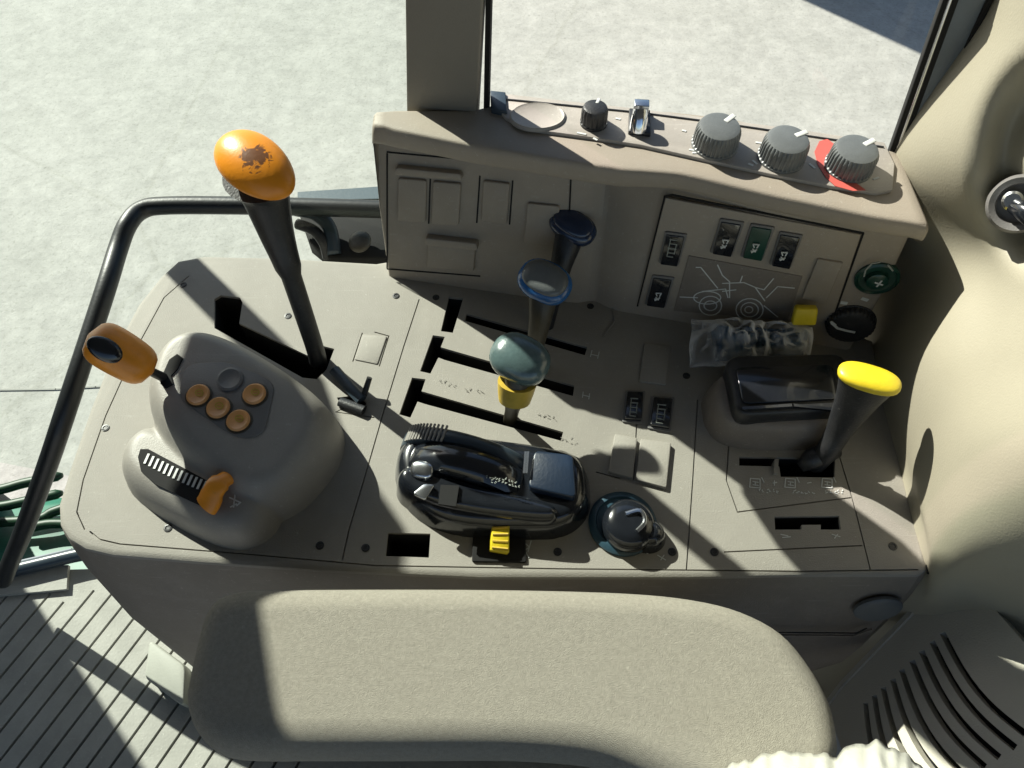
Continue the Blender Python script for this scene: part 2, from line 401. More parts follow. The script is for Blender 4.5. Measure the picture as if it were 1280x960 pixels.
# inward offset by local normals
def inset(P,d):
    n=len(P); out=[]
    area=sum(P[i].x*P[(i+1)%n].y-P[(i+1)%n].x*P[i].y for i in range(n)); sg=1 if area>0 else -1
    for i in range(n):
        t=(P[(i+1)%n]-P[i-1]).normalized(); nn=Vector((-t.y,t.x,0))*sg
        out.append(P[i]+nn*d)
    return out
cent=Vector((.0,.42,0))
rings=[]
for d,z in ((.0065,0),(.0035,-.0006),(.0012,-.0022),(0,-.0055),(-.004,-.02),(-.011,-.06)):
    rings.append([Vector((p.x,p.y,z)) for p in inset(T,d)])
def shrink(P,z,k):
    out=[]
    for p in P:
        q=p.copy(); q.z=z
        # the lower body pulls in at the front-left corner
        if p.x<.2: q.x=.2+(p.x-.2)*(1-k)
        q.y=p.y+(k*.10 if p.y<.4 else 0)
        out.append(q)
    return out
for d_,z_ in ((-.027,-.20),(-.042,-.549)): rings.append([Vector((p.x,p.y,z_)) for p in inset(T,d_)])
bm=bmesh.new(); R_=[[bm.verts.new(p) for p in r] for r in rings]
for a,b in zip(R_,R_[1:]):
    for i in range(len(a)): bm.faces.new((a[i],a[(i+1)%len(a)],b[(i+1)%len(a)],b[i]))
bm.faces.new(R_[0]); bm.faces.new(R_[-1][::-1])
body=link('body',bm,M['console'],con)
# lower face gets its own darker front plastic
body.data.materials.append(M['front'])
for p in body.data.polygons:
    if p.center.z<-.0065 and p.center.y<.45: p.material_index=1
slots=[ [(268,374),(276,369),(300,372),(303,378),(299,404),(388,446),(398,431),(418,436),(408,462),(396,474),(378,472),(268,410)],
 [(561,371),(579,373),(566,416),(551,414)],
 [(583,392),(734,434),(731,444),(581,401)],
 [(541,419),(556,421),(551,434),(718,482),(716,495),(556,450),(548,447),(538,467),(525,464)],
 [(515,472),(532,474),(527,489),(704,540),(701,551),(531,505),(522,502),(513,522),(499,518)],
 [(485,666),(538,667),(536,697),(482,695)],
 [(924,571),(1044,573),(1043,597),(976,596),(974,583),(924,582)],
 [(968,646),(1049,645),(1051,662),(1026,662),(1026,656),(1002,656),(1002,662),(969,662)],
 [(421,497),(447,494),(458,503),(455,513),(441,511),(425,504)]]
cbs=[]
for s in slots:
    cb=bmesh.new(); prism(cb,[Z0.pt(*q) for q in s],Vector((0,0,1)),.08,-.07); cbs.append(cb)
boolcut(body,cbs)
# seams as fine cut grooves
seams=[[(524,374),(505,432),(478,520),(455,600),(437,660),(428,700)],
 [(872,500),(866,600),(858,713)],
 [(112,664),(124,674),(150,680),(300,692),(470,707),(700,711),(1000,714),(1148,712)],
 [(911,554),(1046,560),(1066,625),(1088,712)],[(911,554),(908,600),(922,640),(1064,622)],[(905,690),(1078,682)],
 [(745,590),(775,598)],[(792,600),(796,528)],[(468,415),(486,420),(474,458)],[(453,416),(441,452)],
 [(430,510),(420,515),(468,522)],[(236,345),(205,372),(168,440),(132,520),(104,600),(96,640),(106,662)]]
boolcut(body,[strip_bm([Z0.pt(*q) for q in s],.0014,Vector((0,0,1)),.02,-.0025) for s in seams])
bb=bmesh.new(); bb.from_mesh(body.data); bmesh.ops.bisect_plane(bb,geom=bb.verts[:]+bb.edges[:]+bb.faces[:],plane_co=(0,0,-.0036),plane_no=(0,0,1)); bb.to_mesh(body.data); bb.free()
body.data.materials.append(M['hole'])
TI=[Vector((p.x,p.y)) for p in inset(T,.009)]
for p in body.data.polygons:
    if -.0705<p.center.z<-.0037 and poly_dist(Vector((p.center.x,p.center.y)),TI)==0: p.material_index=2
for p in body.data.polygons: p.use_smooth=not p.normal.z>.9995
body.data.set_sharp_from_angle(angle=math.radians(30))
# cavity liner under the slots
bm=bmesh.new(); prism(bm,[U(230,400,-.03),U(470,345,-.03),U(900,390,-.03),U(1085,470,-.03),U(1120,690,-.03),U(470,690,-.03)],Vector((0,0,1)),.002,-.002)
# screws
for x,y in ((229,356),(132,535),(210,660),(400,682),(457,685),(495,370),(545,372),(738,383),(697,690),(840,690),(893,690),(1116,683),(858,470),(360,395)):
    c=Z0.pt(x,y)
    disc('screw',c,Vector((0,0,1)),[(.0042,-.001),(.0042,.0007),(.0026,.0009),(.0022,.0002),(.0,.0002)][:4],M['black'],con,seg=16)
# raised covers / blanking plates
def cover(px,pl=Z0,h=.0022,m='console',par=con,nm='blanking_cover',r=.002,bevel=.0008): return rslab(nm,pl,px,h,M[m],par,r=r,bevel=bevel)
cover([(805,430),(838,433),(832,482),(799,478)])
cover([(768,545),(796,550),(790,600),(760,592)],h=.005)
cover([(800,551),(838,556),(832,612),(794,602)],h=.005)
cover([(453,418),(484,421),(472,456),(443,450)],h=.0012)
# rounded frame by the spool levers
ribbon('edge_bead',Z0,[(692,352),(762,362),(768,402),(755,420)],.0014,M['console'],con,h=.0014)
# rocker switches on the console
def rocker(px,pl,par,m='black',marks=True,h=.006,frame='inset'):
    cx=sum(q[0] for q in px)/4; cy=sum(q[1] for q in px)/4
    out=[(cx+(x-cx)*1.22,cy+(y-cy)*1.14) for x,y in px]
    f=rslab('rocker_switch',pl,out,.0022,M[frame],par,r=.002,bevel=.0006)
    bm=bmesh.new()
    P=rrect(pl,px,.0015); n=pl.n
    top=pl.pt(*((px[0][0]+px[1][0])/2,(px[0][1]+px[1][1])/2)); bot=pl.pt(*((px[2][0]+px[3][0])/2,(px[2][1]+px[3][1])/2))
    ax=(top-bot); L2=ax.dot(ax)
    a=[bm.verts.new(p) for p in P]; b=[]
    for p in P:
        t=(p-bot).dot(ax)/L2; b.append(bm.verts.new(p+n*(.0035+.0035*(1-t))))
    bm.faces.new(a[::-1]); bm.faces.new(b)
    for i in range(len(P)): bm.faces.new((a[i],a[(i+1)%len(P)],b[(i+1)%len(P)],b[i]))
    link('rocker',bm,M[m],f,bevel=.0006)
    if marks:
        lst=[]
        def at(u,v): # u across, v down
            tx=px[0][0]*(1-u)+px[1][0]*u; ty=px[0][1]*(1-u)+px[1][1]*u
            bx=px[3][0]*(1-u)+px[2][0]*u; by=px[3][1]*(1-u)+px[2][1]*u
            return (tx*(1-v)+bx*v,ty*(1-v)+by*v)
        if marks=='bars':
            lst=[[at(.25,.2),at(.7,.2)],[at(.28,.35),at(.72,.35)],[at(.25,.52),at(.72,.52)],[at(.28,.68),at(.7,.68)],[at(.3,.82),at(.65,.82)],[at(.3,.2),at(.3,.8)],[at(.68,.35),at(.68,.7)]]
        elif marks=='icon':
            lst=[[at(.35,.62),at(.65,.6)],[at(.35,.62),at(.45,.72)],[at(.65,.6),at(.6,.72)],[at(.35,.85),at(.6,.85)],[at(.4,.9),at(.62,.78)],[at(.4,.78),at(.5,.82)]]
        pl2=PL(pl.o+n*.0062,pl.o+n*.0062+(pl.pt(*px[1])-pl.pt(*px[0])),pl.o+n*.0062+(pl.pt(*px[3])-pl.pt(*px[0])))
        ribbons('symbol',pl2,lst,.0008 if marks=='bars' else .0011,M['greyprint'] if marks=='bars' else M['white'],f,h=.0012)
    return f
rocker([(784,491),(804,492),(801,528),(780,526)],Z0,con,'gloss','bars')
rocker([(817,498),(840,500),(836,538),(812,534)],Z0,con,'gloss','bars')
# printed symbols beside slots
ZR=ZP(.0006)
def scrib(x,y,w,h,n=4,rot=.25):
    """tiny worn printed characters"""
    out=[]; cw=w/n
    for i in range(n):
        cx=x+cw*i; cy=y+(cx-x)*rot
        for _ in range(2):
            ax=cx+random.uniform(0,.5)*cw; ay=cy+random.uniform(0,h); out.append([(ax,ay),(ax+random.uniform(.1,.6)*cw,ay+random.uniform(-.5,.5)*h)])
    return out
wl=[]; 
wl+=[[(740,438),(738,446)],[(749,440),(747,448)],[(739,443),(748,445)]]      # N/H mark behind first slot
wl+=[[(729,490),(728,497)],[(737,492),(736,499)],[(729,494),(737,496)]]
wl+=scrib(680,690-1e9,1,1,0) if False else []
for x in (944,988,1034):
    wl+=[[(x-6,598),(x+6,599)],[(x-6,598),(x-7,609)],[(x-7,609),(x+6,610)],[(x+6,599),(x+6,610)],[(x-3,602),(x+4,603)],[(x-3,606),(x+4,607)],[(x,602),(x,607)],[(x+8,597),(x+11,603)]]
wl+=scrib(948,612,26,4,6,.03)+scrib(990,613,30,4,6,.03)+scrib(1031,613,26,4,5,.03)
wl+=[[(966,604),(971,603)],[(968,601),(968,607)],[(1009,604),(1014,603)]]
wl+=[[(976,668),(985,670)],[(978,672),(988,671)],[(1040,668),(1050,671)],[(1043,673),(1047,668)]]
wl+=[[(655,678),(662,684)],[(662,684),(656,688)],[(656,688),(661,697)],[(664,676),(660,690)]]
wl+=[[(802,688),(810,692)],[(822,694),(832,700)],[(826,700),(830,694)]]
wl+=[[(287,622),(300,628)],[(293,618),(291,634)],[(287,632),(296,630)]]if False else []
symbols('white_symbol',ZR,wl,.0009,M['white'],con,h=.0003,gap=8)
dl=scrib(548,475,24,6,4,.15)+scrib(580,484,26,6,4,.15)+scrib(672,514,24,6,4,.3)+scrib(700,545,24,6,4,.3)
symbols('dark_symbol',ZR,dl,.0005,mat('worn_print',(.18,.17,.15),.6),con,h=.0003,gap=12)
# shift rods seen in the small slots
slab('slot_tongue',Z0,[(967,576),(972,576),(971,594),(966,594)],.004,M['console'],con,base=-.01)
# recessed panel, cap and seam on the front face
def front_pt(x,y):
    FP=PL(U(400,713,-.006),U(1000,719,-.006),U(700,719,-.006)+Vector((0,-.013,-.09))); return FP
FP=front_pt(0,0)
FP2=PL(FP.pt(700,770,.0),FP.pt(1000,772,.0),FP.pt(700,770)+Vector((0,.03,-.16)))
cap=disc('round_cap',FP.pt(1094,752,.008),FP.n,[(.0235,-.002),(.0235,.001),(.021,.0032),(.018,.0036),(.0,.004)][:4],M['teal'],con,seg=36)
cap.data.materials[0]=mat('dark_grey_cap',(.11,.12,.125),.5,.2,400,.1,20)
ribbon('panel_seam',FP,[(960,781),(1068,782),(1080,776)],.0016,M['hole'],con,h=.0008,base=.008)
ribbon('panel_bead',FP,[(960,785),(1064,786),(1086,778)],.002,M['front'],con,h=.0018,base=.007)
# ================================================================= BINNACLE
bin_=thing('instrument_binnacle','raised brown-grey instrument binnacle with knob strip on top and switch panels on its face','dashboard')
def plane_fit(a,b,c): return PL(a,b,c)
LFP=PL(U(478,345,0),U(765,386,0),U(474,185,.165))
RFP=PL(U(780,390,0),U(1085,442,0),U(830,240,.182))
def y_on(pl,x,z): return pl.o.y-((x-pl.o.x)*pl.n.x+(z-pl.o.z)*pl.n.z)/pl.n.y
def interp(tab,x):
    if x<=tab[0][0]: return tab[0][1]
    for (a,b),(c,d) in zip(tab,tab[1:]):
        if x<=c: return b+(d-b)*(x-a)/(c-a)
    return tab[-1][1]
liptab=[(-.16,.637),(-.134,.633),(-.032,.602),(.062,.579),(.161,.556),(.269,.526),(.34,.503),(.375,.497),(.42,.485)]
backtab=[(-.16,.652),(-.126,.655),(-.03,.655),(-.01,.672),(.212,.642),(.36,.60),(.42,.578)]
def prof(x,k,sh=0,zt=.21):
    """k=0 left face, 1 right face"""
    ztop=.176*(1-k)+.182*k
    f0=y_on(LFP,x,0)*(1-k)+y_on(RFP,x,0)*k
    f1=y_on(LFP,x,ztop)*(1-k)+y_on(RFP,x,ztop)*k
    rc_=.016*math.exp(-((x-.098)/.015)**2); f0+=rc_*.5; f1+=rc_
    yl=interp(liptab,x); yb=interp(backtab,x)
    P=[Vector((x,f0,-.02)),Vector((x,f0,0)),Vector((x,f0*.5+f1*.5,ztop*.5)),Vector((x,f1,ztop))]
    lip=[Vector((x,f1,ztop)),Vector((x,min(f1-.001,yl-.003),ztop+.008)),Vector((x,yl-.006,zt-.015)),Vector((x,yl-.005,zt-.001)),Vector((x,yl+.004,zt)),Vector((x,yl+.012,zt))]
    lip=chaikin(lip,2)
    back=chaikin([Vector((x,yb-.006,zt)),Vector((x,yb,zt)),Vector((x,yb,zt-.008))],2)
    return P[:-1]+lip+back+[Vector((x,yb,-.02))]
stations=[(-.153,0,.006),(-.152,0,.002),(-.149,0,0)]+[(-.14+.02*i,0,0) for i in range(13)]
stations=[s for s in stations if s[0]<.085]+[(.09,0,0),(.098,.0,0),(.104,.1,0),(.112,.4,0),(.122,.8,0),(.13,.97,0),(.135,1,0)]+[(.15+.02*i,1,0) for i in range(11)]+[(.362,1,0),(.376,1,.0),(.386,1,.0),(.391,1,.003),(.394,1,.008),(.395,1,.014)]
bm=bmesh.new(); rows=[]
for x,k,ins in stations:
    P=prof(x,k); c=Vector((x,sum(p.y for p in P)/len(P),.12))
    row=[]
    for p in P:
        q=p.copy()
        if ins: q.y+= (ins if p.y<c.y else -ins); q.z-= ins if p.z>.1 else 0
        # step wall leans: higher parts of the right block start further right
        if k>0: q.x+=.030*(max(0,p.z)/.2)*(min(1,k) if x<.135 else max(0,1-(x-.135)/.12))
        elif x>.085: q.x+=.004*(max(0,p.z)/.2)
        if x>.35: q.x-=(x-.35)/.045*.010*max(0,(p.z-.10)/.11)
        if x<-.12: q.x+=.010*max(0,(p.z-.15)/.06)*min(1,(-.12-x)/.02)
        row.append(bm.verts.new(q))
    rows.append(row)
for a,b in zip(rows,rows[1:]):
    for i in range(len(a)): bm.faces.new((a[i],a[(i+1)%len(a)],b[(i+1)%len(a)],b[i]))
bm.faces.new(rows[0]); bm.faces.new(rows[-1][::-1])
hs=link('housing',bm,M['binn'],bin_,smooth=True)
hs.data.set_sharp_from_angle(angle=math.radians(50))
# knob strip on top
TP=ZP(.2105)
ks=[(616,121),(640,121),(700,128),(800,139),(900,152),(1000,165),(1104,181),(1117,208),(1114,240),(1095,244),(1040,236),(960,220),(880,202),(800,184),(735,174),(690,168),(655,163),(632,150),(618,133)]
slab('knob_panel',TP,ks,.003,M['pink'],bin_,base=-.004,bevel=.0008)
KP=ZP(.2138)
ribbon('panel_rim',KP,[(618,123),(700,131),(800,141),(900,154),(1104,184)],.0013,M['black'],bin_,h=.001)
slab('end_cap',TP,[(613,119),(632,121),(634,146),(614,141)],.006,M['steel'],bin_,base=-.01,bevel=.001)
# big round recess at the left of the strip
disc('speaker_dial',KP.pt(672,146),Vector((0,0,1)),[(.029,-.002),(.029,.0005),(.027,.0022),(.024,.0008),(.0,.0006)][:4],M['pink'],bin_,seg=40,sy=.75)
# small knob and socket
def knurled(name,x,y,z,r,h,m,par,lean=Vector((0,0,1)),pointer=None,nf=30,label=None,P=None):
    c=P if P is not None else U(x,y,z); n=lean.normalized()
    bm=bmesh.new(); xx,yy,n=frame_of(n); rings=[]
    pr=[(r*1.03,0,0),(r*1.03,h*.12,0),(r,h*.16,1),(r*.98,h*.72,1),(r*.95,h*.82,1),(r*.86,h*.95,0),(r*.7,h,0)]
    seg=nf*4
    for rr,hh,fl in pr:
        ring=[]
        for i in range(seg):
            a=2*math.pi*i/seg; q=rr*(1-(.05 if (i%4) in (0,1) else 0)*fl)
            ring.append(bm.verts.new(c+n*hh+xx*math.cos(a)*q+yy*math.sin(a)*q))
        rings.append(ring)
    for a,b in zip(rings,rings[1:]):
        for i in range(seg): bm.faces.new((a[i],a[(i+1)%seg],b[(i+1)%seg],b[i]))
    bm.faces.new(rings[-1]); bm.faces.new(rings[0][::-1])
    o=link(name,bm,m,par,smooth='a',label=label)
    o.data.set_sharp_from_angle(angle=math.radians(25))
    if pointer is not None:
        d=Vector((math.cos(pointer),math.sin(pointer),0)); d=(d-n*d.dot(n)).normalized()
        bm=bmesh.new(); ribbon_bm(bm,[c+n*h+d*r*.42,c+n*h+d*r*.9],r*.24,n,.0015,-.001)
        link('pointer',bm,M['white'],o,bevel=.0006)
    return o
knurled('small_knob',742,154,.2135,.0135,.020,M['black'],bin_,pointer=1.2,nf=18)
b_=slab('socket_block',KP,[(786,139),(812,141),(813,171),(785,168)],.004,M['black'],bin_,bevel=.001)
tubeo('socket_pin',[KP.pt(797,165,.002),KP.pt(797,163,.012),KP.pt(797,158,.020)],[.0085,.0085,.007],M['chrome'],bin_,seg=20)
slab('socket_lid',KP,[(790,140),(809,141),(809,150),(790,149)],.016,M['silver'],bin_,bevel=.001)
ln=Vector((.0,-.06,1))
lights=[(893,181,.75),(976,197,.45),(1060,209,.55)]
for x,y,a in lights:
    knurled('rotary_knob',x,y,.2138,.0222,.024,M['knobgrey'],bin_,lean=ln,pointer=a,nf=34)
RP=ZP(.2142)
slab('red_band',KP,[(1024,177),(1034,174),(1042,180),(1040,192),(1044,204),(1060,222),(1082,238),(1066,239),(1044,233),(1032,222),(1022,206),(1018,190)],.0005,M['red'],bin_,base=0)
symbols('white_symbol',KP,[[(853,163),(857,164)],[(862,187),(868,188)],[(866,191),(872,191)],[(945,178),(952,179)],[(936,205),(941,207)],[(941,201),(946,205)],[(1012,205),(1018,210)],[(1092,224),(1098,222)],[(722,166),(732,168)],[(742,173),(746,175)],[(770,148),(775,149)]],.0022,M['white'],bin_,h=.0004)
# --- left face furniture
def bl(px,h=.003,m='binn',pl=LFP,nm='blanking_cover',r=.003,bevel=.0012): return rslab(nm,pl,px,h,M[m],bin_,r=r,bevel=bevel)
bl([(499,221),(534,224),(533,276),(498,274)],.004); bl([(542,225),(577,228),(574,280),(540,278)],.004)
bl([(497,205),(578,213),(580,221),(496,214)],.009,nm='hood_rib')
bl([(605,224),(638,228),(634,278),(602,275)],.004)
ribbons('cover_groove',LFP,[[(600,220),(596,278)],[(641,226),(637,280)],[(538,224),(536,279)],[(714,216),(712,262),(708,300)],[(484,192),(484,335)],[(484,190),(560,197),(680,208)],[(484,336),(600,345)]],.0016,M['hole'],bin_,h=.0007)
bl([(660,252),(700,256),(696,305),(655,301)],.004)
bl([(536,302),(595,308),(593,337),(535,332)],.005); bl([(534,292),(598,299),(599,308),(534,301)],.010,nm='hood_rib')
# --- right face furniture
slab('switch_panel',RFP,[(832,246),(1076,292),(1040,398),(1002,405),(866,396),(798,380)],.0022,M['binn'],bin_,bevel=.0008)
ribbon('panel_groove',RFP,[(797,382),(831,245),(840,243),(1079,291),(1042,396)],.0018,M['hole'],bin_,h=.0012)
RQ=PL(RFP.o+RFP.n*.0022,RFP.o+RFP.n*.0022+(U(1085,442,0)-U(780,390,0)),RFP.o+RFP.n*.0022+(U(830,240,.182)-U(780,390,0)))
rocker([(833,291),(856,294),(847,328),(826,325)],RQ,bin_,'gloss','bars')
rocker([(817,345),(840,348),(831,380),(809,377)],RQ,bin_,'gloss','icon')
rocker([(902,275),(927,279),(914,316),(891,312)],RQ,bin_,'gloss','icon')
rocker([(940,281),(965,285),(952,321),(929,317)],RQ,bin_,'green','icon')
rocker([(976,291),(1000,295),(987,331),(965,327)],RQ,bin_,'gloss','icon')
dp=slab('diagram_plate',RQ,[(861,319),(1003,345),(985,400),(842,388)],.0012,M['front'],bin_,bevel=.0005)
DQ=PL(RQ.o+RQ.n*.0014,RQ.o+RQ.n*.0014+(U(1085,442,0)-U(780,390,0)),RQ.o+RQ.n*.0014+(U(830,240,.182)-U(780,390,0)))
def circ(cx,cy,rx,ry,k=18): return [(cx+rx*math.cos(2*math.pi*i/k),cy+ry*math.sin(2*math.pi*i/k)) for i in range(k+1)]
ribbons('tractor_drawing',DQ,[circ(937,387,17,14),circ(937,387,11,9),circ(936,387,5,4),circ(888,382,14,12),circ(888,382,8,6),circ(884,372,17,8),
 [(870,334),(876,334),(897,360)],[(897,331),(903,344),(912,352)],[(903,354),(930,353),(944,359),(955,362)],[(912,352),(912,372)],[(955,362),(967,348)],[(958,372),(972,358),(993,360)],[(850,371),(872,372)],[(925,353),(928,345)],[(955,382),(972,396)],[(903,364),(920,362)],[(878,364),(907,361),(910,372)],[(944,359),(956,376)]],.0012,M['white'],bin_,h=.0004)
rslab('blanking_cover',RQ,[(1022,322),(1054,327),(1032,378),(1002,371)],.003,M['binn'],bin_,r=.002,bevel=.001)
# dials on the right end of the face
d=disc('vent_dial',RFP.pt(1096,347),RFP.n,[(.0215,-.002),(.0215,.003),(.019,.0045),(.0175,.0025),(.0115,.002),(.0105,.007),(.008,.0085),(.0,.0085)][:7],M['green'],bin_,seg=40)
ribbons('dial_print',PL(RFP.o+RFP.n*.0056,RFP.o+RFP.n*.0056+(U(1085,442,0)-U(780,390,0)),RFP.o+RFP.n*.0056+(U(830,240,.182)-U(780,390,0))),[[(1080,345),(1082,337),(1090,329),(1100,327)],[(1110,331),(1116,338)]],.0014,M['greyprint'],d,h=.001)
RN=PL(RFP.o+RFP.n*.0088,RFP.o+RFP.n*.0088+(U(1085,442,0)-U(780,390,0)),RFP.o+RFP.n*.0088+(U(830,240,.182)-U(780,390,0)))
ribbons('dial_mark',RN,[[(1094,353),(1103,356)],[(1096,358),(1102,351)]],.0016,M['white'],d,h=.0006)
knurled('temperature_knob',0,0,0,.0255,.011,M['black'],bin_,lean=RFP.n,nf=30,P=RFP.pt(1063,402))
RK=PL(RFP.o+RFP.n*.0125,RFP.o+RFP.n*.0125+(U(1085,442,0)-U(780,390,0)),RFP.o+RFP.n*.0125+(U(830,240,.182)-U(780,390,0)))
ribbons('knob_pointer',RFP if False else RK,[[(1040,404),(1047,410),(1058,413),(1068,415)],[(1039,402),(1044,406)]],.0026,M['white'],bin_,h=.0008)
symbols('white_symbol',RFP,[[(1052,378),(1058,379)],[(1078,373),(1084,375)]],.004,M['white'],bin_,h=.0006)
# ================================================================= CONTROL POD with buttons (front left)
pod=thing('lever_pod','grey-brown moulded control pod with four amber buttons, rising from the left end of the console','control pod')
def hA(p):
    if p==0: return .068
    return .068+.10*max(-.15,min(.12,(p.y-.40)))
hump('pod_housing',[([(212,428),(262,424),(372,492),(384,525),(338,580),(300,590),(192,500)],hA,.027,2.0),
                ([(168,553),(186,540),(312,618),(300,640),(256,630),(168,580)],.041,.024,2.1)],M['pod'],pod,res=130)
PA=PL(Vector((0,.40,.0685)),Vector((.1,.40,.0685)),Vector((0,.5,.0785)))
ins=rslab('button_panel',PA,[(232,455),(285,452),(345,478),(330,545),(296,548),(222,498)],.0008,M['inset'],pod,r=.014,bevel=.0006,base=-.003)
for x,y in ((249,495),(274,511),(299,527),(319,494)):
    b=disc('amber_button',PA.pt(x,y),PA.n,[(.0115,-.002),(.0115,.0035),(.0098,.005),(.0078,.0042),(.0,.0042)][:4],M['amber'],pod,seg=28)
    PB=PL(PA.o+PA.n*.0046,PA.o+PA.n*.0046+Vector((1,0,0)),PA.o+PA.n*.0046+Vector((0,1,.1)))
    ribbons('button_mark',PB,[circ(x,y-4,5,4,8),[(x-3,y-4),(x+3,y-4)]],.0009,M['ochre'],b,h=.0004)
    disc('button_ring',PA.pt(x,y),PA.n,[(.0135,-.002),(.0135,.0018),(.012,.0022)],M['olive'],b,seg=28)
disc('dark_button',PA.pt(288,475),PA.n,[(.0135,-.002),(.0135,.0025),(.011,.0035),(.009,.002)],M['inset'],pod,seg=28)
slab('lever_gate',PA,[(212,450),(222,443),(229,448),(222,462),(214,470),(217,480),(207,486),(201,480),(205,466)],.0012,M['hole'],pod,base=-.002)
# slider scale
PS=ZP(.0405)
slab('slider_slot',PS,[(173,572),(176,562),(186,562),(272,608),(268,628),(250,632),(195,606),(177,590)],.0012,M['hole'],pod,base=-.004)
PS2=ZP(.042)
tk=[]
for i in range(13):
    t=i/12; x=184+t*72; y=568+t*34+1.5*math.sin(t*3)
    tk.append([(x+2,y),(x-3,y+11)])
ribbons('slider_scale',PS2,tk,.0023,M['white'],pod,h=.0006)
ribbons('white_marking',ZP(.041),[[(287,622),(300,628)],[(294,618),(292,634)],[(288,634),(296,630)],[(296,632),(301,628)]],.0012,M['white'],pod,h=.0006)
th=thing('hand_throttle','small orange thumb lever at the end of the ribbed slider scale on the pod','lever')
a=U(262,626,.046); b=U(283,598,.052)
tubeo('thumb_grip',cat([a+Vector((-.004,-.004,-.004)),a,a.lerp(b,.5)+Vector((0,0,.006)),b,b+Vector((.002,.003,-.006))],5),[(.006,.004)]+[(.0125,.007)]*7+[(.011,.007)]*5+[(.0085,.006)]*5+[(.0075,.0055)]*2+[(.004,.003)],M['orange'],th,seg=18,side=Vector((1,-.6,0)))
tubeo('stem',[U(268,622,.03),U(268,618,.046)],.004,M['black'],th,seg=10)
# ================================================================= LEVERS
def axes_for(d,side):
    d=d.normalized(); s=(side-d*side.dot(d)).normalized(); t=d.cross(s); return s,t,d
# small joystick
js=thing('joystick','small joystick with orange oval grip and black thumb button, leaning over the left edge','joystick')
j0=U(209,474,.062); j1=U(184,462,.10); j2=U(122,425,.135)
tubeo('stem',[j0+Vector((0,0,-.01)),j0,j1],[.0055,.005,.0045],M['black'],js,seg=14)
jd=(j2-j1)
pts=[j1+jd*(-.12+1.30*i/18) for i in range(19)]
rad=[]
for i in range(19):
    t=i/18; e=max(.0,1-(2*t-1)**6)**.5*(.0205+.004*math.sin(t*2.6)); rad.append((max(e,.002),max(e,.002)*.85))
g=tubeo('grip',pts,rad,M['orange'],js,seg=26,side=Vector((.3,-1,.2)),smooth=True)
tocam=(CAM-j2).normalized(); bc=U(131,441,.150)
xx=jd.normalized(); 
ellip('thumb_button',j1+jd*.86+tocam*.0165+Vector((.002,-.006,0)),axes_for(tocam,xx),M['gloss'],js,dims=(.0165,.0105,.005))
# big range lever
rl=thing('range_lever','tall black lever with a large worn orange egg-shaped knob, standing in the L-shaped gate','lever')
b0=U(398,452,-.01); b1=U(392,430,.03); b2=U(364,345,.12); b3=U(345,290,.165); b4=U(330,240,.205); b5=U(322,222,.225)
C_=cat([b0,b1,b2,b3,b4,b5],6)
n=len(C_); rr=[]
for i in range(n):
    t=i/(n-1)
    r=interp([(0,.0105),(.2,.0100),(.40,.0105),(.43,.0135),(.5,.0150),(.62,.0180),(.8,.0240),(.92,.0300),(1,.0325)],t); rr.append((r*1.0,r*.85))
tubeo('shaft',C_,rr,M['black'],rl,seg=24,smooth='a')
ed=Vector((-.62,.45,.25)) # long axis of egg
kc=U(320,208,.238)
ax=axes_for((CAM-kc).normalized()*.35+Vector((0,0,1))*.9,(U(285,185,.24)-U(350,232,.24)))
def egg(u):
    u=u.copy(); k=1+.10*u.x; u.y*=k; u.z*=(1 if u.z>0 else .5)
    return u
kn=ellip('knob',kc,ax,M['orange'],rl,dims=(.0435,.0285,.020),fn=egg,su=40,sv=26)
# worn dark scuffs printed on the knob top
wm=mat('worn_orange',(.62,.20,.02),.35,.15,300); nt=wm.node_tree; N=nt.nodes; Lk=nt.links
tc=N.new('ShaderNodeTexCoord'); nz=N.new('ShaderNodeTexNoise'); nz.inputs['Scale'].default_value=110; nz.inputs['Detail'].default_value=6; nz.inputs['Distortion'].default_value=1.2
gr=N.new('ShaderNodeTexGradient'); gr.gradient_type='SPHERICAL'
mp=N.new('ShaderNodeMapping'); cc=kc+ax[2]*.018+ax[0]*(-.006)
mp.vector_type='POINT'; sc=32; mp.inputs['Scale'].default_value=(sc,sc,sc); mp.inputs['Location'].default_value=(-cc.x*sc,-cc.y*sc,-cc.z*sc)
Lk.new(tc.outputs['Object'],nz.inputs['Vector']); Lk.new(tc.outputs['Object'],mp.inputs['Vector']); Lk.new(mp.outputs[0],gr.inputs[0])
mu=N.new('ShaderNodeMath'); mu.operation='MULTIPLY'; Lk.new(nz.outputs['Fac'],mu.inputs[0]); Lk.new(gr.outputs['Fac'],mu.inputs[1])
cr=N.new('ShaderNodeValToRGB'); cr.color_ramp.elements[0].position=.27; cr.color_ramp.elements[0].color=(.84,.29,.015,1); cr.color_ramp.elements[1].position=.33; cr.color_ramp.elements[1].color=(.16,.06,.02,1)
Lk.new(mu.outputs[0],cr.inputs[0]); Lk.new(cr.outputs[0],N['Principled BSDF'].inputs['Base Color'])
kn.data.materials[0]=wm
# small catch lever beside it
cl=thing('latch_catch','small black latch clip with a blue-black bar standing in for shadow, between the orange lever gate and black control unit','latch')
tubeo('bar',cat([U(418,462,.004),U(438,485,.006),U(452,500,.006)],4),.0065,M['steel'],cl,seg=12,ax=.6)  # blue-black bar stands in for the shadow strip across the catch
tubeo('pin',[U(455,494,.004),U(462,472,.020)],[.0035,.003],M['black'],cl,seg=10)
tubeo('foot',[U(425,502,.003),U(455,513,.004)],[.006,.006],M['black'],cl,seg=10,ax=.7)
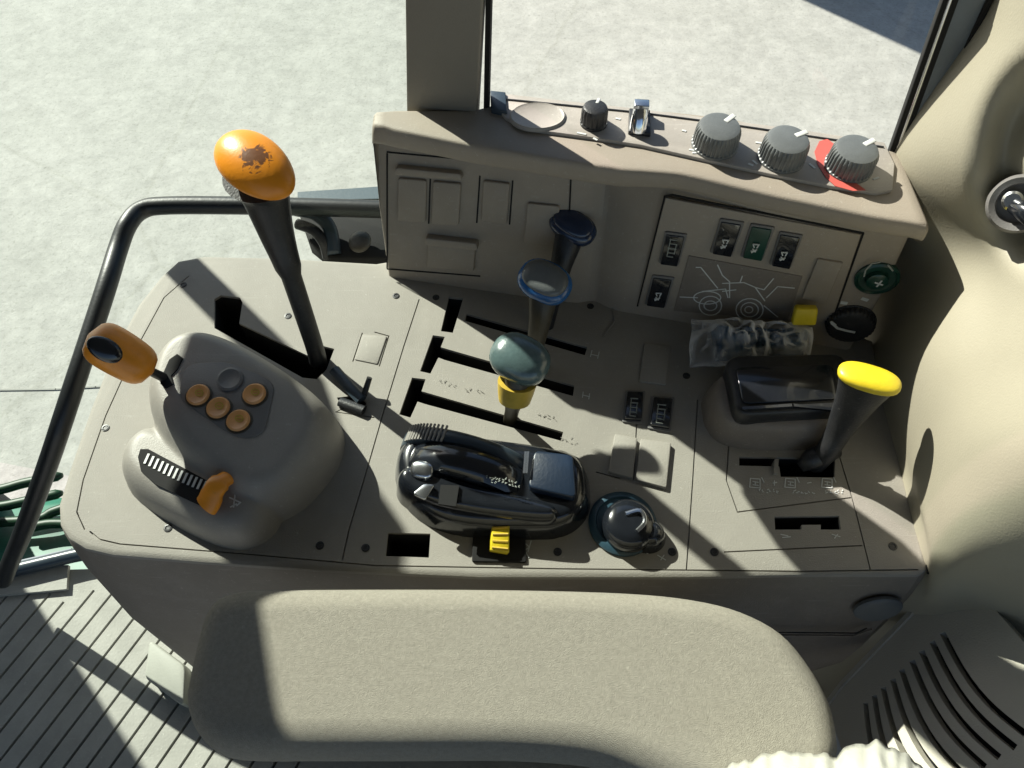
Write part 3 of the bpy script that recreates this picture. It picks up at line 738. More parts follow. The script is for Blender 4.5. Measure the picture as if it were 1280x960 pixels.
# spool levers
GR='oval-headed levers in the long gate slots'
def spool(label,base,neck,head,hz,hm,sm,dims,rim=None,collar=None,rs=(.0075,.011),axv=None):
    t=thing('spool_lever',label,'lever',group=GR)
    p0=U(*base,-.012); p1=U(*neck,hz*.72); hc=U(*head,hz)
    C_=[p0,p0.lerp(p1,.45),p1,hc]
    w=[(rs[0],rs[0]*.6),(rs[0]*1.05,rs[0]*.65),(rs[1],rs[1]*.75),(rs[1]*1.5,rs[1]*1.1)]
    pts=cat(C_,6); rad=[tuple(w[min(3,int(i/6))][k]*(1-(i%6)/6)+w[min(3,int(i/6)+1)][k]*((i%6)/6) for k in (0,1)) for i in range(len(pts))]
    tubeo('shaft',pts,rad,M[sm],t,seg=18,smooth='a')
    if collar:
        q0=p0.lerp(p1,.78); q1=p1.lerp(hc,.35)
        tubeo('collar',[q0,q0.lerp(q1,.5),q1],[(.0165,.013),(.0185,.015),(.02,.016)],M[collar],t,seg=20,smooth='a')
    ax=axes_for(Vector((0,-.25,1)),axv or (U(head[0]+30,head[1]+14,hz)-hc))
    if rim:
        ellip('head',hc,ax,M[rim],t,dims=dims,fn=lambda u:Vector((u.x,u.y,u.z if u.z<0 else u.z*.8)),pw=.85)
        ellip('cap',hc+ax[2]*dims[2]*.52,ax,M[hm],t,dims=(dims[0]*.84,dims[1]*.80,dims[2]*.5),pw=.85)
    else: ellip('head',hc,ax,M[hm],t,dims=dims,pw=.85)
    return t
spool('lever with grey oval head and yellow collar, nearest the black control unit',(637,527),(645,492),(650,449),.09,'greyblue','olive',(.0312,.025,.018),None,'ochre')
spool('lever with grey cap edged in bright blue on a brown stem, in the middle slot',(663,468),(676,395),(681,352),.096,'knobgrey','olive',(.030,.0235,.0155),'blue',None,(.009,.0125))
spool('lever with navy blue slanted cap on a dark stem, farthest from the armrest',(680,420),(702,330),(716,283),.106,'navy','black',(.028,.0190,.0138),'navy',None,(.0085,.0125),axv=Vector((.8,-.55,-.1)))
# yellow tipped lever (right)
yl=thing('yellow_tipped_lever','black flat-sided lever with bright yellow oval tip, leaning right in the slot marked with icons','lever')
p=[U(1018,582,-.006),U(1032,566,.02),U(1048,540,.045),U(1068,505,.085),U(1086,474,.122)]
pts=cat(p,6); n=len(pts)
rad=[(interp([(0,.010),(.25,.011),(.5,.0125),(.8,.020),(1,.0275)],i/(n-1)),interp([(0,.009),(.25,.009),(.6,.011),(1,.0145)],i/(n-1))) for i in range(n)]
tubeo('handle',pts,rad,M['black'],yl,seg=24,side=Vector((1,-.45,-.1)),smooth='a')
dd=(p[4]-p[3]).normalized()
s_=Vector((1,-.45,-.1)); ax=axes_for(dd,s_)
ellip('tip',p[4]+dd*.001,ax,M['yellow'],yl,dims=(.0285,.0160,.007),pw=.8)
tubeo('rubber_boot',[U(1000,584,.002),U(1014,574,.010),U(1034,566,.014),U(1046,566,.006)],[(.006,.006),(.012,.010),(.011,.010),(.006,.006)],M['black'],yl,seg=14,smooth=True)
# ================================================================= BLACK CONTROL UNIT
cu=thing('hitch_control_unit','glossy black control unit with arched thumbwheel, between the lever slots and the yellow switch','control unit')
hump('base_housing',[([(512,560),(535,550),(700,572),(716,585),(714,634),(640,636),(560,630),(520,605)],.030,.020,2.5)],M['gloss'],cu,res=100)
hump('front_ridge',[([(500,600),(560,625),(690,640),(688,632),(570,605),(512,580)],.038,.012,2.0)],M['gloss'],cu,res=90)
# arched thumbwheel: a short thick drum segment lying across
def arch(name,c0,c1,r,ang0,ang1,w,m,par,k=26,ridge=0,prof=3,z0=0):
    """arch swept from photo point c0 to c1 (ground px), rising in the middle; w = half width across"""
    A=U(*c0,z0); B=U(*c1,z0); mid=(A+B)*.5; d=(B-A).normalized(); half=(B-A).length/2
    s=Vector((-d.y,d.x,0)); bm=bmesh.new(); rows=[]
    for i in range(k+1):
        th=math.pi*(1-i/k); cx=mid+d*half*math.cos(th); h=r*math.sin(th)**.8
        rd=1-(.03 if (ridge and i%2) else 0)
        row=[]
        for j in range(7):
            v=-1+2*j/6; hh=h*rd*(1-.16*abs(v)**3)
            row.append(bm.verts.new(cx+s*w*v+Vector((0,0,hh))))
        row.append(bm.verts.new(cx+s*w-Vector((0,0,.004)))); row.insert(0,bm.verts.new(cx-s*w-Vector((0,0,.004))))
        rows.append(row)
    for a,b in zip(rows,rows[1:]):
        for j in range(len(a)-1): bm.faces.new((a[j],a[j+1],b[j+1],b[j]))
    return link(name,bm,m,par,smooth='a')
arch('rear_arch',(505,556),(665,600),.052,0,0,.010,M['steel'],cu,k=34)
arch('thumbwheel',(510,583),(660,622),.056,0,0,.016,M['gloss'],cu,k=40)
bm=bmesh.new()
A=U(505,556,0); B=U(665,600,0); mid=(A+B)*.5; d_=(B-A).normalized(); half=(B-A).length/2; s_=Vector((-d_.y,d_.x,0))
for i in range(12):
    th=math.pi*(1-(.16+.022*i)); cpos=mid+d_*half*math.cos(th); h=.052*math.sin(th)**.8
    tube(bm,[cpos-s_*.0095+Vector((0,0,h)),cpos+s_*.0095+Vector((0,0,h))],.0013,6)
link('knurl_ribs',bm,M['pod'],cu)
rslab('blue_lid',ZP(.034),[(668,566),(716,572),(720,625),(660,612)],.006,mat('blue_black_lid',(.010,.02,.04),.35,.2,300,.2,30,coat=.2),cu,r=.006,base=-.01,bevel=.0015)
PQ=ZP(.045)
ribbons('silver_glint_strip',ZP(.043),[[(657,566),(655,592)],[(660,566),(658,592)]],.0022,M['silver'],cu,h=.002)  # silver strips stand in for bright reflections on the glossy unit
ribbons('white_lettering',ZP(.050),scrib(607,594,40,4,10,.16)+scrib(614,600,38,3,9,.2),.0006,M['greyprint'],cu,h=.0005)
ellip('silver_glint_oval',U(528,588,.040),axes_for(Vector((-.2,-.3,1)),Vector((1,-.2,0))),M['silver'],cu,dims=(.012,.009,.006),pw=.7)  # silver oval in place of a reflection
rslab('silver_glint_patch',ZP(.040),[(516,618),(530,606),(544,607),(532,626)],.003,M['silver'],cu,r=.003,bevel=.001)  # silver patch imitating a bright reflection
slab('square_recess',ZP(.0395),[(551,607),(574,608),(570,634),(548,631)],.002,M['hole'],cu,base=-.001)
# ================================================================= YELLOW SWITCH, KNOB, BOX, PACKET
ys=thing('yellow_toggle_switch','yellow ridged toggle on a black square base beside a printed symbol, nearest the armrest','switch')
rslab('base_frame',Z0,[(592,659),(656,659),(658,704),(590,703)],.003,M['hole'],ys,r=.002,bevel=.0008)
ybm=bmesh.new(); Yp=[U(613,659,.004),U(636,658,.004),U(634,694,.004),U(611,690,.004)]
yt=[U(615,656,.02),U(637,654,.022),U(637,691,.012),U(613,688,.012)]
va=[ybm.verts.new(v) for v in Yp]; vb=[ybm.verts.new(v) for v in yt]; ybm.faces.new(va[::-1]); ybm.faces.new(vb)
for i in range(4): ybm.faces.new((va[i],va[(i+1)%4],vb[(i+1)%4],vb[i]))
tg=link('toggle',ybm,M['yellow'],ys,bevel=.0012)
bm=bmesh.new()
for i in range(4):
    t=(i+.5)/4; a=yt[0].lerp(yt[3],t); b=yt[1].lerp(yt[2],t); tube(bm,[a.lerp(b,.08),a.lerp(b,.92)],.0012,6)
link('ridge',bm,M['ochre'],tg)
rk=thing('black_rotary_knob','glossy black round knob in a blue-grey ring, right of the black control unit','knob')
disc('ring',U(778,655,0),Vector((0,0,1)),[(.034,-.001),(.034,.003),(.031,.006),(.027,.0065),(.026,.004)],M['teal'],rk,seg=48)
disc('cap',U(784,660,.004),Vector((.05,-.05,1)),[(.0255,0),(.0265,.006),(.0250,.014),(.020,.019),(.012,.0205),(.004,.021)],M['gloss'],rk,seg=44)
bm=bmesh.new(); tube(bm,cat([U(782,642,.026),U(800,638,.027),U(806,652,.026),U(796,664,.026)],5),.0022,8); link('pointer',bm,M['silver'],rk)
hump('grip_lobe',[([(805,652),(822,658),(820,668),(806,668)],.020,.012,2)],M['gloss'],rk,res=30)
sb=thing('lidded_box','black-lidded storage bin with a glossy smoked lid, raised at the right of the console','storage box')
hump('bin_body',[([(908,465),(1050,460),(1058,505),(1042,522),(926,522),(908,505)],.038,.017,2.6)],M['front'],sb,res=90)
rslab('lid',ZP(.044),[(903,452),(1052,449),(1062,518),(918,526)],.012,M['black'],sb,r=.016,base=-.014,bevel=.004)
rslab('lid_window',ZP(.0565),[(918,460),(1040,457),(1048,500),(928,506)],.0025,M['gloss'],sb,r=.008,base=-.001,bevel=.001)
ribbon('lid_edge_highlight',ZP(.057),[(928,512),(990,508),(1050,514)],.0032,M['gloss'],sb,h=.003)
# crumpled clear packet
pk=thing('plastic_packet','crumpled clear plastic packet lying against the foot of the binnacle behind the lidded box','packet')
def packet(name,q,m,par,seed,zt,thick):
    A,B,Cc,D=[Vector(v) for v in q]; bm=bmesh.new(); nu,nv=46,22; top=[]; bot=[]
    for i in range(nu+1):
        ta=[];tb=[]
        for j in range(nv+1):
            u=i/nu; v=j/nv; p=(A.lerp(B,u)).lerp(D.lerp(Cc,u),v)
            e=(math.sin(math.pi*u)**.35)*(math.sin(math.pi*v)**.45)
            nz=noise.fractal(p*38+Vector((seed,0,0)),1,2,5)*.55+abs(noise.noise(p*75+Vector((0,seed,0))))*.7
            off=Vector((noise.noise(p*40+Vector((9,0,seed)))*.004,noise.noise(p*40+Vector((0,9,seed)))*.004,0))
            ta.append(bm.verts.new(p+off+Vector((0,0,thick*e*(.7+nz*1.3)))))
            tb.append(bm.verts.new(p+off-Vector((0,0,.001+thick*.2*e))))
        top.append(ta); bot.append(tb)
    for g_ in (top,bot):
        for i in range(nu):
            for j in range(nv): bm.faces.new((g_[i][j],g_[i+1][j],g_[i+1][j+1],g_[i][j+1]))
    o=link(name,bm,m,par,smooth=True); return o
packet('clear_film',[U(862,397,.035),U(1015,408,.05),U(1012,448,.035),U(862,460,.015)],M['film'],pk,3.1,0,.018)
packet('dark_contents',[U(885,408,.03),U(1010,412,.042),U(1005,445,.028),U(895,452,.012)],mat('dark_contents',(.03,.06,.10),.25,0,var=.8,vs=60),pk,8.4,0,.012)
yc=rslab('yellow_cap',PL(U(990,400,.055),U(1020,400,.058),U(1000,380,.075)),[(993,380),(1021,381),(1018,401),(988,401)],.010,M['yellow'],pk,r=.003,bevel=.002)
# ================================================================= ARMREST
ar=thing('armrest','long padded beige fabric armrest of the seat, in front of the console','armrest')
apx=[(239,885),(243,850),(252,808),(262,775),(278,754),(305,744),(350,741),(500,740),(650,741),(780,745),(860,753),(920,768),(970,795),(1005,835),(1030,880),(1040,920),(1040,955),(1020,1000),(960,1030),(900,1025),(850,1000),(800,976),(740,958),(640,950),(500,950),(380,950),(320,950),(280,945),(252,920)]
AZ=.045
AP=[U(x,y,AZ) for x,y in apx]
AP=cat(AP,4,True)
bm=bmesh.new(); rg=[]
n_=len(AP); ar_=sum(AP[i].x*AP[(i+1)%n_].y-AP[(i+1)%n_].x*AP[i].y for i in range(n_)); sg_=1 if ar_>0 else -1
NM=[]
for i in range(n_):
    t=(AP[(i+3)%n_]-AP[i-3]).normalized(); NM.append(Vector((-t.y,t.x,0))*sg_)
for _ in range(3): NM=[(NM[i-1]+NM[i]*2+NM[(i+1)%n_]).normalized() for i in range(n_)]
for dz,ins_ in ((-.045,.022),(-.042,.014),(-.032,.006),(-.018,.001),(0,0),(.008,.0008),(.016,.003),(.022,.006),(.027,.0105),(.030,.015),(.032,.020),(.0326,.025)):
    rg.append([bm.verts.new(Vector((p.x,p.y,AZ+dz))+m_*ins_) for p,m_ in zip(AP,NM)])
for a,b in zip(rg,rg[1:]):
    for i in range(len(a)): bm.faces.new((a[i],a[(i+1)%len(a)],b[(i+1)%len(a)],b[i]))
bmesh.ops.triangulate(bm,faces=[bm.faces.new(rg[-1]),bm.faces.new(rg[0][::-1])])
cu_=link('cushion',bm,M['fabric'],ar,smooth=True)
for p in cu_.data.polygons:
    if abs(p.normal.z)>.9995: p.use_smooth=False
bm=bmesh.new(); Pq=[Vector((p.x,p.y,-.02))+m_*.02 for p,m_ in zip(AP,NM)]; prism(bm,Pq,Vector((0,0,1)),.03,0); link('base_shell',bm,M['pillar'],ar)
# crumpled white seat cover
def crumple(name,px,z,amp,m):
    bm=bmesh.new(); nu,nv=70,26; g=[]
    for i in range(nu+1):
        r=[]
        for j in range(nv+1):
            u=i/nu; v=j/nv
            top=px[0]+(px[1]-px[0])*u
            yt_=interp(px[2],top); y=yt_+(1090-yt_)*v
            zz=z-.05*(1-min(1,v*3))**2+amp*(abs(noise.noise(Vector((u*7,v*4,1))))+.22*abs(noise.noise(Vector((u*20,v*11,3)))))
            r.append(bm.verts.new(U(top,y+8*noise.noise(Vector((u*22,0,0)))*(1-v),zz)))
        g.append(r)
    for i in range(nu):
        for j in range(nv): bm.faces.new((g[i][j],g[i+1][j],g[i+1][j+1],g[i][j+1]))
    o=link(name,bm,m,None,smooth=True); s=o.modifiers.new('s','SOLIDIFY'); s.thickness=.001; return o
sc_=crumple('seat_cover',(895,1180,[(895,966),(930,950),(975,938),(1000,940),(1045,944),(1060,932),(1100,926),(1130,942),(1165,968),(1180,985)]),.125,.016,mat('white_film',(.56,.55,.49),.35,.3,200,.06,20))
tag(sc_,'crumpled white plastic seat cover at the near end of the armrest','seat cover')
# ================================================================= HANDRAIL, SILL, WINDOWS, PILLAR
hr=thing('handrail','curved black tubular handrail around the left end of the console','handrail')
rp=[U(4,726,-.48),U(12,705,-.42),U(30,662,-.31),U(60,580,-.195),U(85,505,-.125),U(130,368,-.07),U(148,310,-.06),U(160,280,-.05),U(178,262,-.05),U(210,257,-.05),U(300,257,-.05),U(390,259,-.05),U(490,262,-.05)]
tubeo('tube',cat(rp,8),.0128,M['steel'],hr,seg=18,smooth=True)
hr.children[0].data.materials[0]=mat('black_rail',(.008,.010,.012),.42,.2,200,.2,20)
def wy(x): return .705-.2*(x+.017)
WP=PL(Vector((0,wy(0),0)),Vector((1,wy(1),0)),Vector((0,wy(0),1)))
wn=Vector((-.2,-1,0)).normalized()   # towards the cab inside
wd=Vector((1,-.2,0)).normalized()
def wpt(x,z,off=0): return Vector((x,wy(x),z))+wn*off
# outside ledge seen below the rail
ld=thing('window_ledge','dark outer ledge with hoses behind the handrail, left of the binnacle','ledge')
LP=U(400,272,-.09)
bm=bmesh.new(); prism(bm,[U(372,262,-.10),U(500,262,-.10),U(500,322,-.10),U(412,322,-.10),(U(385,300,-.10))],Vector((0,0,1)),.03,-.03); link('ledge_plate',bm,M['hole'],ld,bevel=.003)
tubeo('hose',cat([U(370,262,-.07),U(395,268,-.07),U(412,285,-.08),U(418,318,-.10)],6),.010,M['steel'],ld,seg=12,smooth=True)
tubeo('hose',cat([U(372,280,-.08),U(392,288,-.08),U(405,304,-.09),U(410,322,-.11)],6),.008,M['black'],ld,seg=12,smooth=True)
bm=bmesh.new(); prism(bm,[U(372,240,-.10),U(490,232,-.10),U(490,248,-.10),U(372,250,-.10)],Vector((0,0,1)),.02,-.02); link('glass_channel',bm,mat('blue_grey_rubber',(.07,.10,.12),.4,.2,200),ld)
ellip('grommet',U(450,302,-.085),(Vector((1,0,0)),Vector((0,1,0)),Vector((0,0,1))),M['olive'],ld,dims=(.016,.02,.008))
# pillar
pi_=thing('window_pillar','plain grey-brown window pillar rising behind the left half of the binnacle','pillar')
def wbox(name,pts,t,m,par,off=0,bevel=0):
    bm=bmesh.new(); prism(bm,[wpt(x,z) for x,z in pts],wn,t,off); return link(name,bm,m,par,bevel=bevel)
PW=PL(Vector((-.11,.662,0)),Vector((-.02,.650,0)),Vector((-.11,.662,1)))
a0=PW.pt(508,138); a1=PW.pt(506,-8); c0=PW.pt(596,142); c1=PW.pt(604,-8)
pn=PW.n
def ppt(x,z): return Vector((x,.662-.13*(x+.11),z))
k1=(a1.x-a0.x)/(a1.z-a0.z); k2=(c1.x-c0.x)/(c1.z-c0.z)
pp=[(a0.x-k1*.2,a0.z-.2),(c0.x-k2*.2,c0.z-.2),(c0.x,c0.z),(c1.x,c1.z),(c1.x+.004,.40),(c1.x-.03,.50),(c1.x-.04,.98),(a1.x-.12,.98),(a1.x-.085,.50),(a1.x-.048,.40),(a1.x-.012,.34),(a1.x,a1.z)]
bm=bmesh.new(); prism(bm,[ppt(*q) for q in pp],pn,.024,-.024); link('trim',bm,M['pillar'],pi_,bevel=.003)
bm=bmesh.new(); prism(bm,[ppt(*q) for q in [(c0.x+.001,c0.z-.1),(c0.x+.006,c0.z-.1),(c1.x+.006,c1.z),(c1.x+.001,c1.z)]],pn,.012,-.02); link('rubber_seal',bm,M['hole'],pi_)
# unseen bar above the view, added to cast the thin shadow stripe
gh=thing('shade_bar','unseen slim black bar added beside the pillar to cast a thin shadow stripe','grab handle')
gx=.333*1.41421-wy(-.2)
tubeo('bar',cat([wpt(gx+.06,.36,.03),wpt(gx+.012,.37,.03),wpt(gx,.39,.03),wpt(gx,.60,.03),wpt(gx-.02,.85,.03)],6),.0115,M['black'],gh,seg=14)
# rear window post
WP2=PL(WP.o+wn*.022,WP.o+wn*.022+wd,WP.o+wn*.022+Vector((0,0,1)))
rf=thing('rear_window_post','slanting dark grey window post with black seals at the upper right','window post')
def wquad(name,px,t,m,off,par=rf):
    P=[WP2.pt(*q) for q in px]; bm=bmesh.new(); prism(bm,P,wn,t,off); return link(name,bm,m,par,bevel=.001)
gpst=mat('blue_grey_post',(.13,.155,.175),.45,.3,300,.15,20)
wquad('post_face',[(1118,200),(1206,-40),(1250,-40),(1132,212)],.012,gpst,0)
wquad('outer_seal',[(1108,188),(1187,-40),(1195,-40),(1114,194)],.010,M['hole'],.002)
wquad('metal_bead',[(1113,193),(1194,-40),(1199,-40),(1116,197)],.013,M['silver'],0)
wquad('inner_seal',[(1116,197),(1199,-40),(1207,-40),(1120,201)],.011,M['hole'],.002)
wquad('edge_seal',[(1128,214),(1243,-40),(1252,-40),(1134,212)],.015,M['hole'],0)
# panes
gl=thing('side_window_pane','large faintly green window pane left of the pillar','window pane')
bm=bmesh.new(); a=wpt(-2.4,-1.3,-.01); b=wpt(a0.x+.02,-1.3,-.01)
vs=[bm.verts.new(v) for v in (a,b,wpt(a0.x+.02,.95,-.01),wpt(-2.4,.95,-.01))]; bm.faces.new(vs); link('glass',bm,M['glassL'],gl)
g2=thing('rear_side_window_pane','clear window pane between the pillar and the slanting post','window pane')
q0=WP.pt(1116,205); q1=WP.pt(1200,-40); sl=(q1.x-q0.x)/(q1.z-q0.z)
bm=bmesh.new(); vs=[bm.verts.new(v) for v in (wpt(c0.x-.005,.12,-.005),wpt(q0.x+sl*(.12-q0.z),.12,-.005),wpt(q0.x+sl*(.95-q0.z),.95,-.005),wpt(c0.x-.005,.95,-.005))]; bm.faces.new(vs); link('glass',bm,M['glassR'],g2)
# door sill
sl_=thing('door_sill','dark metal door sill bar at the edge of the floor mat','sill')
tubeo('sill_bar',[U(-60,722,-.53),U(20,712,-.53),U(90,695,-.53),U(140,685,-.53)],.012,M['steel'],sl_,seg=12)
tubeo('sill_edge',[U(-60,712,-.53),U(20,704,-.53),U(90,688,-.53)],.004,mat('sill_highlight',(.16,.18,.22),.3),sl_,seg=8)
bm=bmesh.new(); prism(bm,[U(-60,722,-.549),U(88,708,-.549),U(86,738,-.549),U(-60,752,-.549)],Vector((0,0,1)),.008); link('threshold_plate',bm,M['rubber'],sl_)
# unseen panel left of frame, added to limit sun on the floor
dr=tag(link('floor_shade_panel',box_bm(-1.9,-1.39,.93,.97,-.16,1.0),M['pillar'],None,bevel=.01),'unseen grey-brown panel added beyond the left edge to shade the floor mat','door frame')
# green machine body outside below the door
gt=thing('green_tank','shiny green painted tank with dark tubes standing in for reflected streaks, outside below the door','tank')
bm=bmesh.new(); q=[U(-120,625,-.95),U(150,600,-.95),U(170,800,-.95),U(-120,860,-.95)]
k=16; rows=[]
for i in range(k+1):
    t=i/k; u=[]
    for j in range(13):
        s=j/12; p=q[0].lerp(q[1],s).lerp(q[3].lerp(q[2],s),t); p.z-= .10*(1-math.sin(min(1,t*1.3)*math.pi/2)); u.append(bm.verts.new(p))
    rows.append(u)
for a,b in zip(rows,rows[1:]):
    for j in range(12): bm.faces.new((a[j],a[j+1],b[j+1],b[j]))
tk_=link('tank_shell',bm,M['greenpaint'],gt,smooth=True); s=tk_.modifiers.new('s','SOLIDIFY'); s.thickness=.02
gpl=ZP(-.93)
for px,w in (([(-60,622),(0,612),(30,604),(78,594)],.022),([(-60,640),(0,633),(26,628),(78,616)],.022),([(-60,655),(40,650),(66,640),(90,632)],.03),([(30,662),(60,655),(90,655)],.03)):
    bm=bmesh.new(); P=cat([gpl.pt(*v) for v in px],5)
    tube(bm,P,[(.012 if i not in(0,len(P)-1) else .006) for i in range(len(P))],10); link('reflection_streak',bm,M['greendark'],gt,smooth=True)  # dark tubes stand in for reflected streaks over the green
# unseen plate outside, outline shaped to cast the soft shade over the pod
mr=thing('shade_plate','unseen mirror-like plate added outside to shade the pod and armrest','mirror')
def sn(n_,s_,z): return Vector(((n_-s_)*.7071,(n_+s_)*.7071,z))
mo=[(.10,.572),(.133,.545),(.133,.34),(.176,.34),(.176,.545),(.142,.61),(.124,.69),(.05,.735),(-.016,.757),(-.054,.812),(-.10,.90),(-.2,.96),(-.26,.90),(-.26,.70),(-.08,.675),(-.028,.665),(-.018,.628),(0,.622),(.03,.626),(.055,.592)]
bm=bmesh.new(); prism(bm,[sn(a_,1.25,b_) for a_,b_ in mo],Vector((-.7071,.7071,0)),.04); link('shade_plate_body',bm,M['black'],mr,bevel=.004)
bm=bmesh.new(); prism(bm,[sn(-.22,1.25,.73),sn(-.06,1.25,.73),sn(-.10,1.25,.86),(sn(-.20,1.25,.91))],Vector((.7071,-.7071,0)),.004,.001); link('shade_plate_face',bm,M['chrome'],mr)
rfm=mat('headliner',(.10,.10,.10),.8,.3,200,.1,5)
tag(link('sky_block_roof',box_bm(-1.3,1.5,-.9,.93,.99,1.06),rfm,None,bevel=.01),'unseen dark cab roof added above the console to cut skylight','roof')  # unseen roof with overhang, added to darken the shade inside
tag(link('sky_block_wall',box_bm(1.3,1.36,-.9,.70,-1.0,.98),rfm,None,bevel=.01),'unseen dark rear cab wall added beyond the cream trim to cut skylight','wall panel')  # out-of-view wall, put in to keep skylight off the console
tag(link('sky_block_cowl',box_bm(-1.34,-1.29,-.90,.80,-1.5,.98),rfm,None,bevel=.01),'unseen dark front panel added beyond the floor mat to cut skylight','cowl')  # added out-of-view blocker, holds back skylight from the front left
tag(link('operator_seat',box_bm(-.25,.55,-.75,-.16,-.35,.0),rfm,None,bevel=.06),'dark seat cushion beside the armrest','seat')
# ================================================================= CREAM SIDE WALL
wl_=thing('cream_side_trim','curved cream plastic side trim panel rising at the right of the console','trim panel')
ctl=[ # rows of (px,py,z)
 [(1240,-60,.365),(1249,-60,.375),(1262,-60,.390),(1340,-60,.43),(1450,-60,.46)],
 [(1199,30,.31),(1208,30,.32),(1222,30,.337),(1295,30,.38),(1440,30,.425)],
 [(1106,216,.16),(1108,212,.18),(1122,205,.20),(1225,200,.285),(1420,200,.375)],
 [(1086,345,-.05),(1112,345,.03),(1176,326,.145),(1250,320,.21),(1410,330,.31)],
 [(1078,455,-.05),(1108,455,.02),(1166,455,.118),(1250,445,.185),(1400,450,.275)],
 [(1098,585,-.05),(1136,585,.01),(1156,585,.055),(1225,570,.145),(1385,570,.25)],
 [(1120,700,-.06),(1161,700,.0),(1174,700,.028),(1228,690,.085),(1375,690,.16)],
 [(1060,790,-.20),(1120,790,-.16),(1160,785,-.12),(1225,775,-.07),(1360,790,.03)],
 [(900,900,-.45),(1040,900,-.28),(1100,895,-.24),(1180,890,-.18),(1360,900,-.06)]]
G=[]
for r in ctl: G.append(cat([U(*q) for q in r],14))
cols=list(zip(*G)); fine=[cat(list(c),9) for c in cols]
NU=len(fine); NV=len(fine[0])
# left border of the upper rows pinned tight
bm=bmesh.new(); gg=[]
rc=U(1296,215,.30)
for c in fine:
    r=[]
    for p in c:
        q=p.copy()
        # recessed bowl around the latch
        dv=p-CAM; kk=dv.dot(FW); ex=(640+FPX*dv.dot(RT)/kk-1335)/126; ey=(480-FPX*dv.dot(UPV)/kk-205)/158
        e=max(0,min(1,(1-math.hypot(ex,ey))*2.4)); e=e*e*(3-2*e)
        q+=dv.normalized()*.055*e
        r.append(bm.verts.new(q))
    gg.append(r)
for a,b in zip(gg,gg[1:]):
    for j in range(len(a)-1): bm.faces.new((a[j],a[j+1],b[j+1],b[j]))
sk=link('trim_skin',bm,M['wall'],wl_,smooth=True)
so=sk.modifiers.new('s','SOLIDIFY'); so.thickness=.004; so.offset=-1
# filler between console edge and trim
gsk=bmesh.new(); ribbon_bm(gsk,[U(1166,296,.05),U(1135,380,.0),U(1098,432,.001),U(1114,510,.001),U(1136,600,.001),U(1159,690,.001),U(1162,716,.0)],.0035,Vector((0,0,1)),.002,-.002)
link('edge_seal',gsk,M['hole'],wl_)
bm=bmesh.new(); prism(bm,[Vector((.352,.602,-.2)),Vector((.47,.575,-.2)),Vector((.47,.575,.17)),Vector((.352,.602,.195))],Vector((.2,1,0)).normalized(),.008); link('sun_block_plate',bm,M['wall'],wl_)  # plate added to stop sun slipping in behind the binnacle
# fitting in the recess
c=rc+Vector((-.012,.0,-.004)); fn_=(CAM-c).normalized()
c=CAM+ray(1274,255)*((.262-CAM.z)/ray(1274,255).z)
disc('latch_bezel',c,fn_,[(.024,-.03),(.024,.0),(.0215,.006),(.017,.004),(.016,-.004),(.004,-.005)],M['inset'],wl_,seg=40)
bm=bmesh.new(); tube(bm,[c+fn_*.004+Vector((-.006,0,0)),c+fn_*.012+Vector((.012,-.012,-.004)),c+fn_*.012+Vector((.03,-.022,-.01))],[.006,.010,.010],14); link('latch_handle',bm,M['gloss'],wl_,smooth=True)
disc('latch_core',c+Vector((-.004,.004,0)),fn_,[(.008,-.004),(.008,.009),(.006,.011),(.001,.011)],M['silver'],wl_,seg=24)
# faint access cover outline on trim is a raised panel
# ================================================================= VENT PANEL
vp=thing('vent_panel','grey slotted air vent panel at the lower right corner','vent panel')
VPn=PL(U(1050,880,-.19),U(1190,740,-.075),U(1290,880,-.02))
vo=[(1040,884),(1060,858),(1165,750),(1186,731),(1204,728),(1222,738),(1300,826),(1340,880),(1340,1060),(1120,1060),(1080,1000),(1046,905)]
bm=bmesh.new(); prism(bm,[VPn.pt(*q) for q in vo],VPn.n,.012,-.004)
vpan=link('panel',bm,M['vent'],vp)
# slots
starts=[(1184,794),(1171,805),(1158,817),(1146,829),(1133,840),(1122,852),(1110,862),(1099,872),(1088,881)]
ends=[(1290,922),(1276,938),(1256,950),(1238,962),(1215,975),(1195,985),(1172,992),(1150,998),(1130,1000)]
cb=bmesh.new()
for (sx,sy),(ex,ey) in zip(starts,ends):
    P=[]
    for i in range(11):
        t=i/10; x=sx+(ex-sx)*t-9*math.sin(math.pi*t); y=sy+(ey-sy)*t+9*math.sin(math.pi*t); P.append(VPn.pt(x,y))
    # one clean outline per slot
    Lft=[];Rgt=[]
    for i,pnt in enumerate(P):
        d=(P[min(i+1,10)]-P[max(i-1,0)]).normalized(); s=d.cross(VPn.n).normalized()*.0031
        Lft.append(pnt-s); Rgt.append(pnt+s)
    prism(cb,Lft+Rgt[::-1],VPn.n,.06,-.03)
boolcut(vpan,[cb])
bv=vpan.modifiers.new('b','BEVEL'); bv.width=.0012; bv.segments=2; bv.limit_method='ANGLE'; bv.angle_limit=math.radians(40)
bm=bmesh.new(); prism(bm,[VPn.pt(*q) for q in vo],VPn.n,.002,-.02); link('dark_backing',bm,M['hole'],vp)
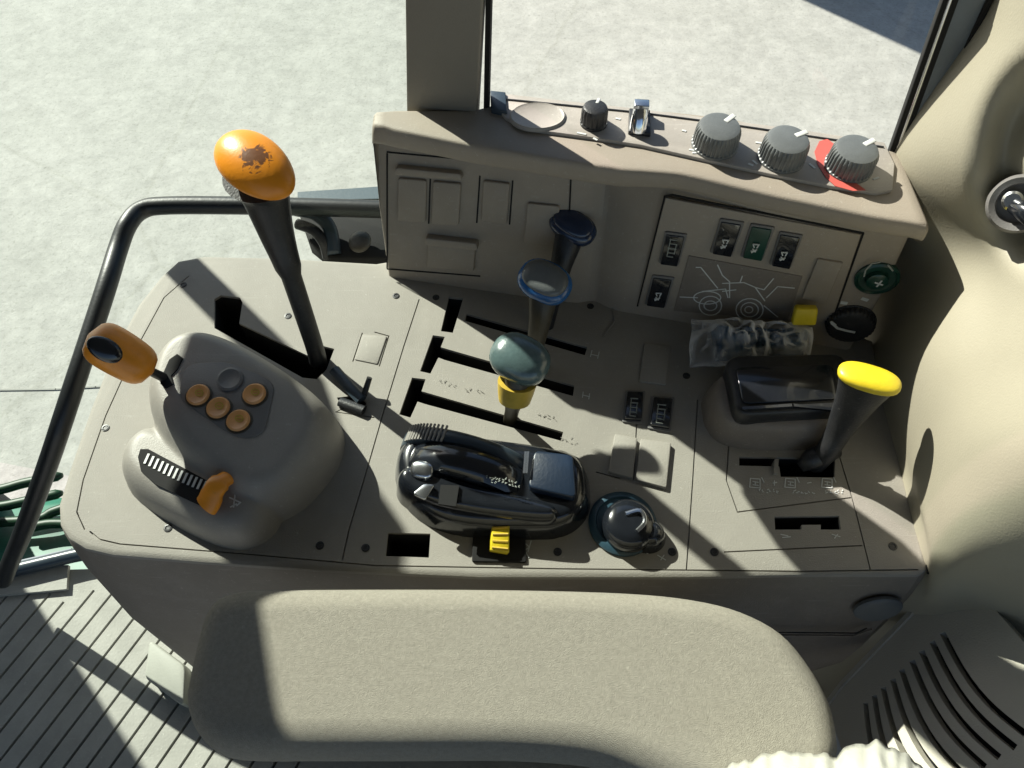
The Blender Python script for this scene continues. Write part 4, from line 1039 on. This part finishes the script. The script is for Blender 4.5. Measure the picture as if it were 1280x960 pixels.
ribbon('panel_lip',VPn,[(1040,884),(1060,858),(1165,750),(1186,731),(1204,728),(1222,738),(1300,826)],.005,M['vent'],vp,h=.013,base=-.002)
# small pale clip at the foot of the console (in the sunlit floor patch)
fc=tag(rslab('floor_clip',ZP(FZ),[(196,805),(240,838),(238,888),(190,852)],.03,M['cream_clip'],None,r=.01,bevel=.004),'pale plastic block on the floor between console and armrest','floor block')
# off-frame box on wheels, added to cast a shadow on the yard
tl=thing('yard_shade_box','unseen dark box added beyond the window to shade the yard','trailer')
link('yard_shade_body',box_bm(-.1,4.3,5.72,8.0,GZ+.9,GZ+2.6),M['steel'],tl,bevel=.03)
for x in (1.2,3.6):
    bm=bmesh.new(); lathe(bm,Vector((x,5.8,GZ+.45)),Vector((0,-1,0)),[(.45,-.2),(.45,.0),(.3,.03),(.1,.03)],32); link('wheel',bm,M['black'],tl,smooth='a')
# ================================================================= LIGHT, WORLD, CAMERA
EL=math.radians(35); AZI=math.radians(45)
sd=Vector((-math.cos(EL)*math.sin(AZI),math.cos(EL)*math.cos(AZI),math.sin(EL)))
ld_=bpy.data.lights.new('sun','SUN'); ld_.energy=5.0; ld_.angle=math.radians(.53); ld_.color=(1,.955,.86)
so_=bpy.data.objects.new('sun',ld_); COL.objects.link(so_); so_.rotation_euler=sd.to_track_quat('Z','Y').to_euler()
w=bpy.data.worlds.new('World'); S.world=w; w.use_nodes=True; nt=w.node_tree
bg=nt.nodes['Background']; sk_=nt.nodes.new('ShaderNodeTexSky'); sk_.sky_type='NISHITA'; sk_.sun_disc=False
sk_.sun_elevation=EL; sk_.sun_rotation=-AZI
nt.links.new(sk_.outputs[0],bg.inputs[0]); bg.inputs[1].default_value=.06
cd=bpy.data.cameras.new('camera'); cd.lens=FPX/1280*36; cd.sensor_width=36; cd.clip_start=.01; cd.clip_end=500
co=bpy.data.objects.new('camera',cd); COL.objects.link(co); co.location=CAM; co.rotation_euler=(math.radians(90)-PIT,0,0); S.camera=co
S.view_settings.view_transform='Standard'; S.view_settings.look='None'; S.view_settings.gamma=1; S.view_settings.exposure=1.08
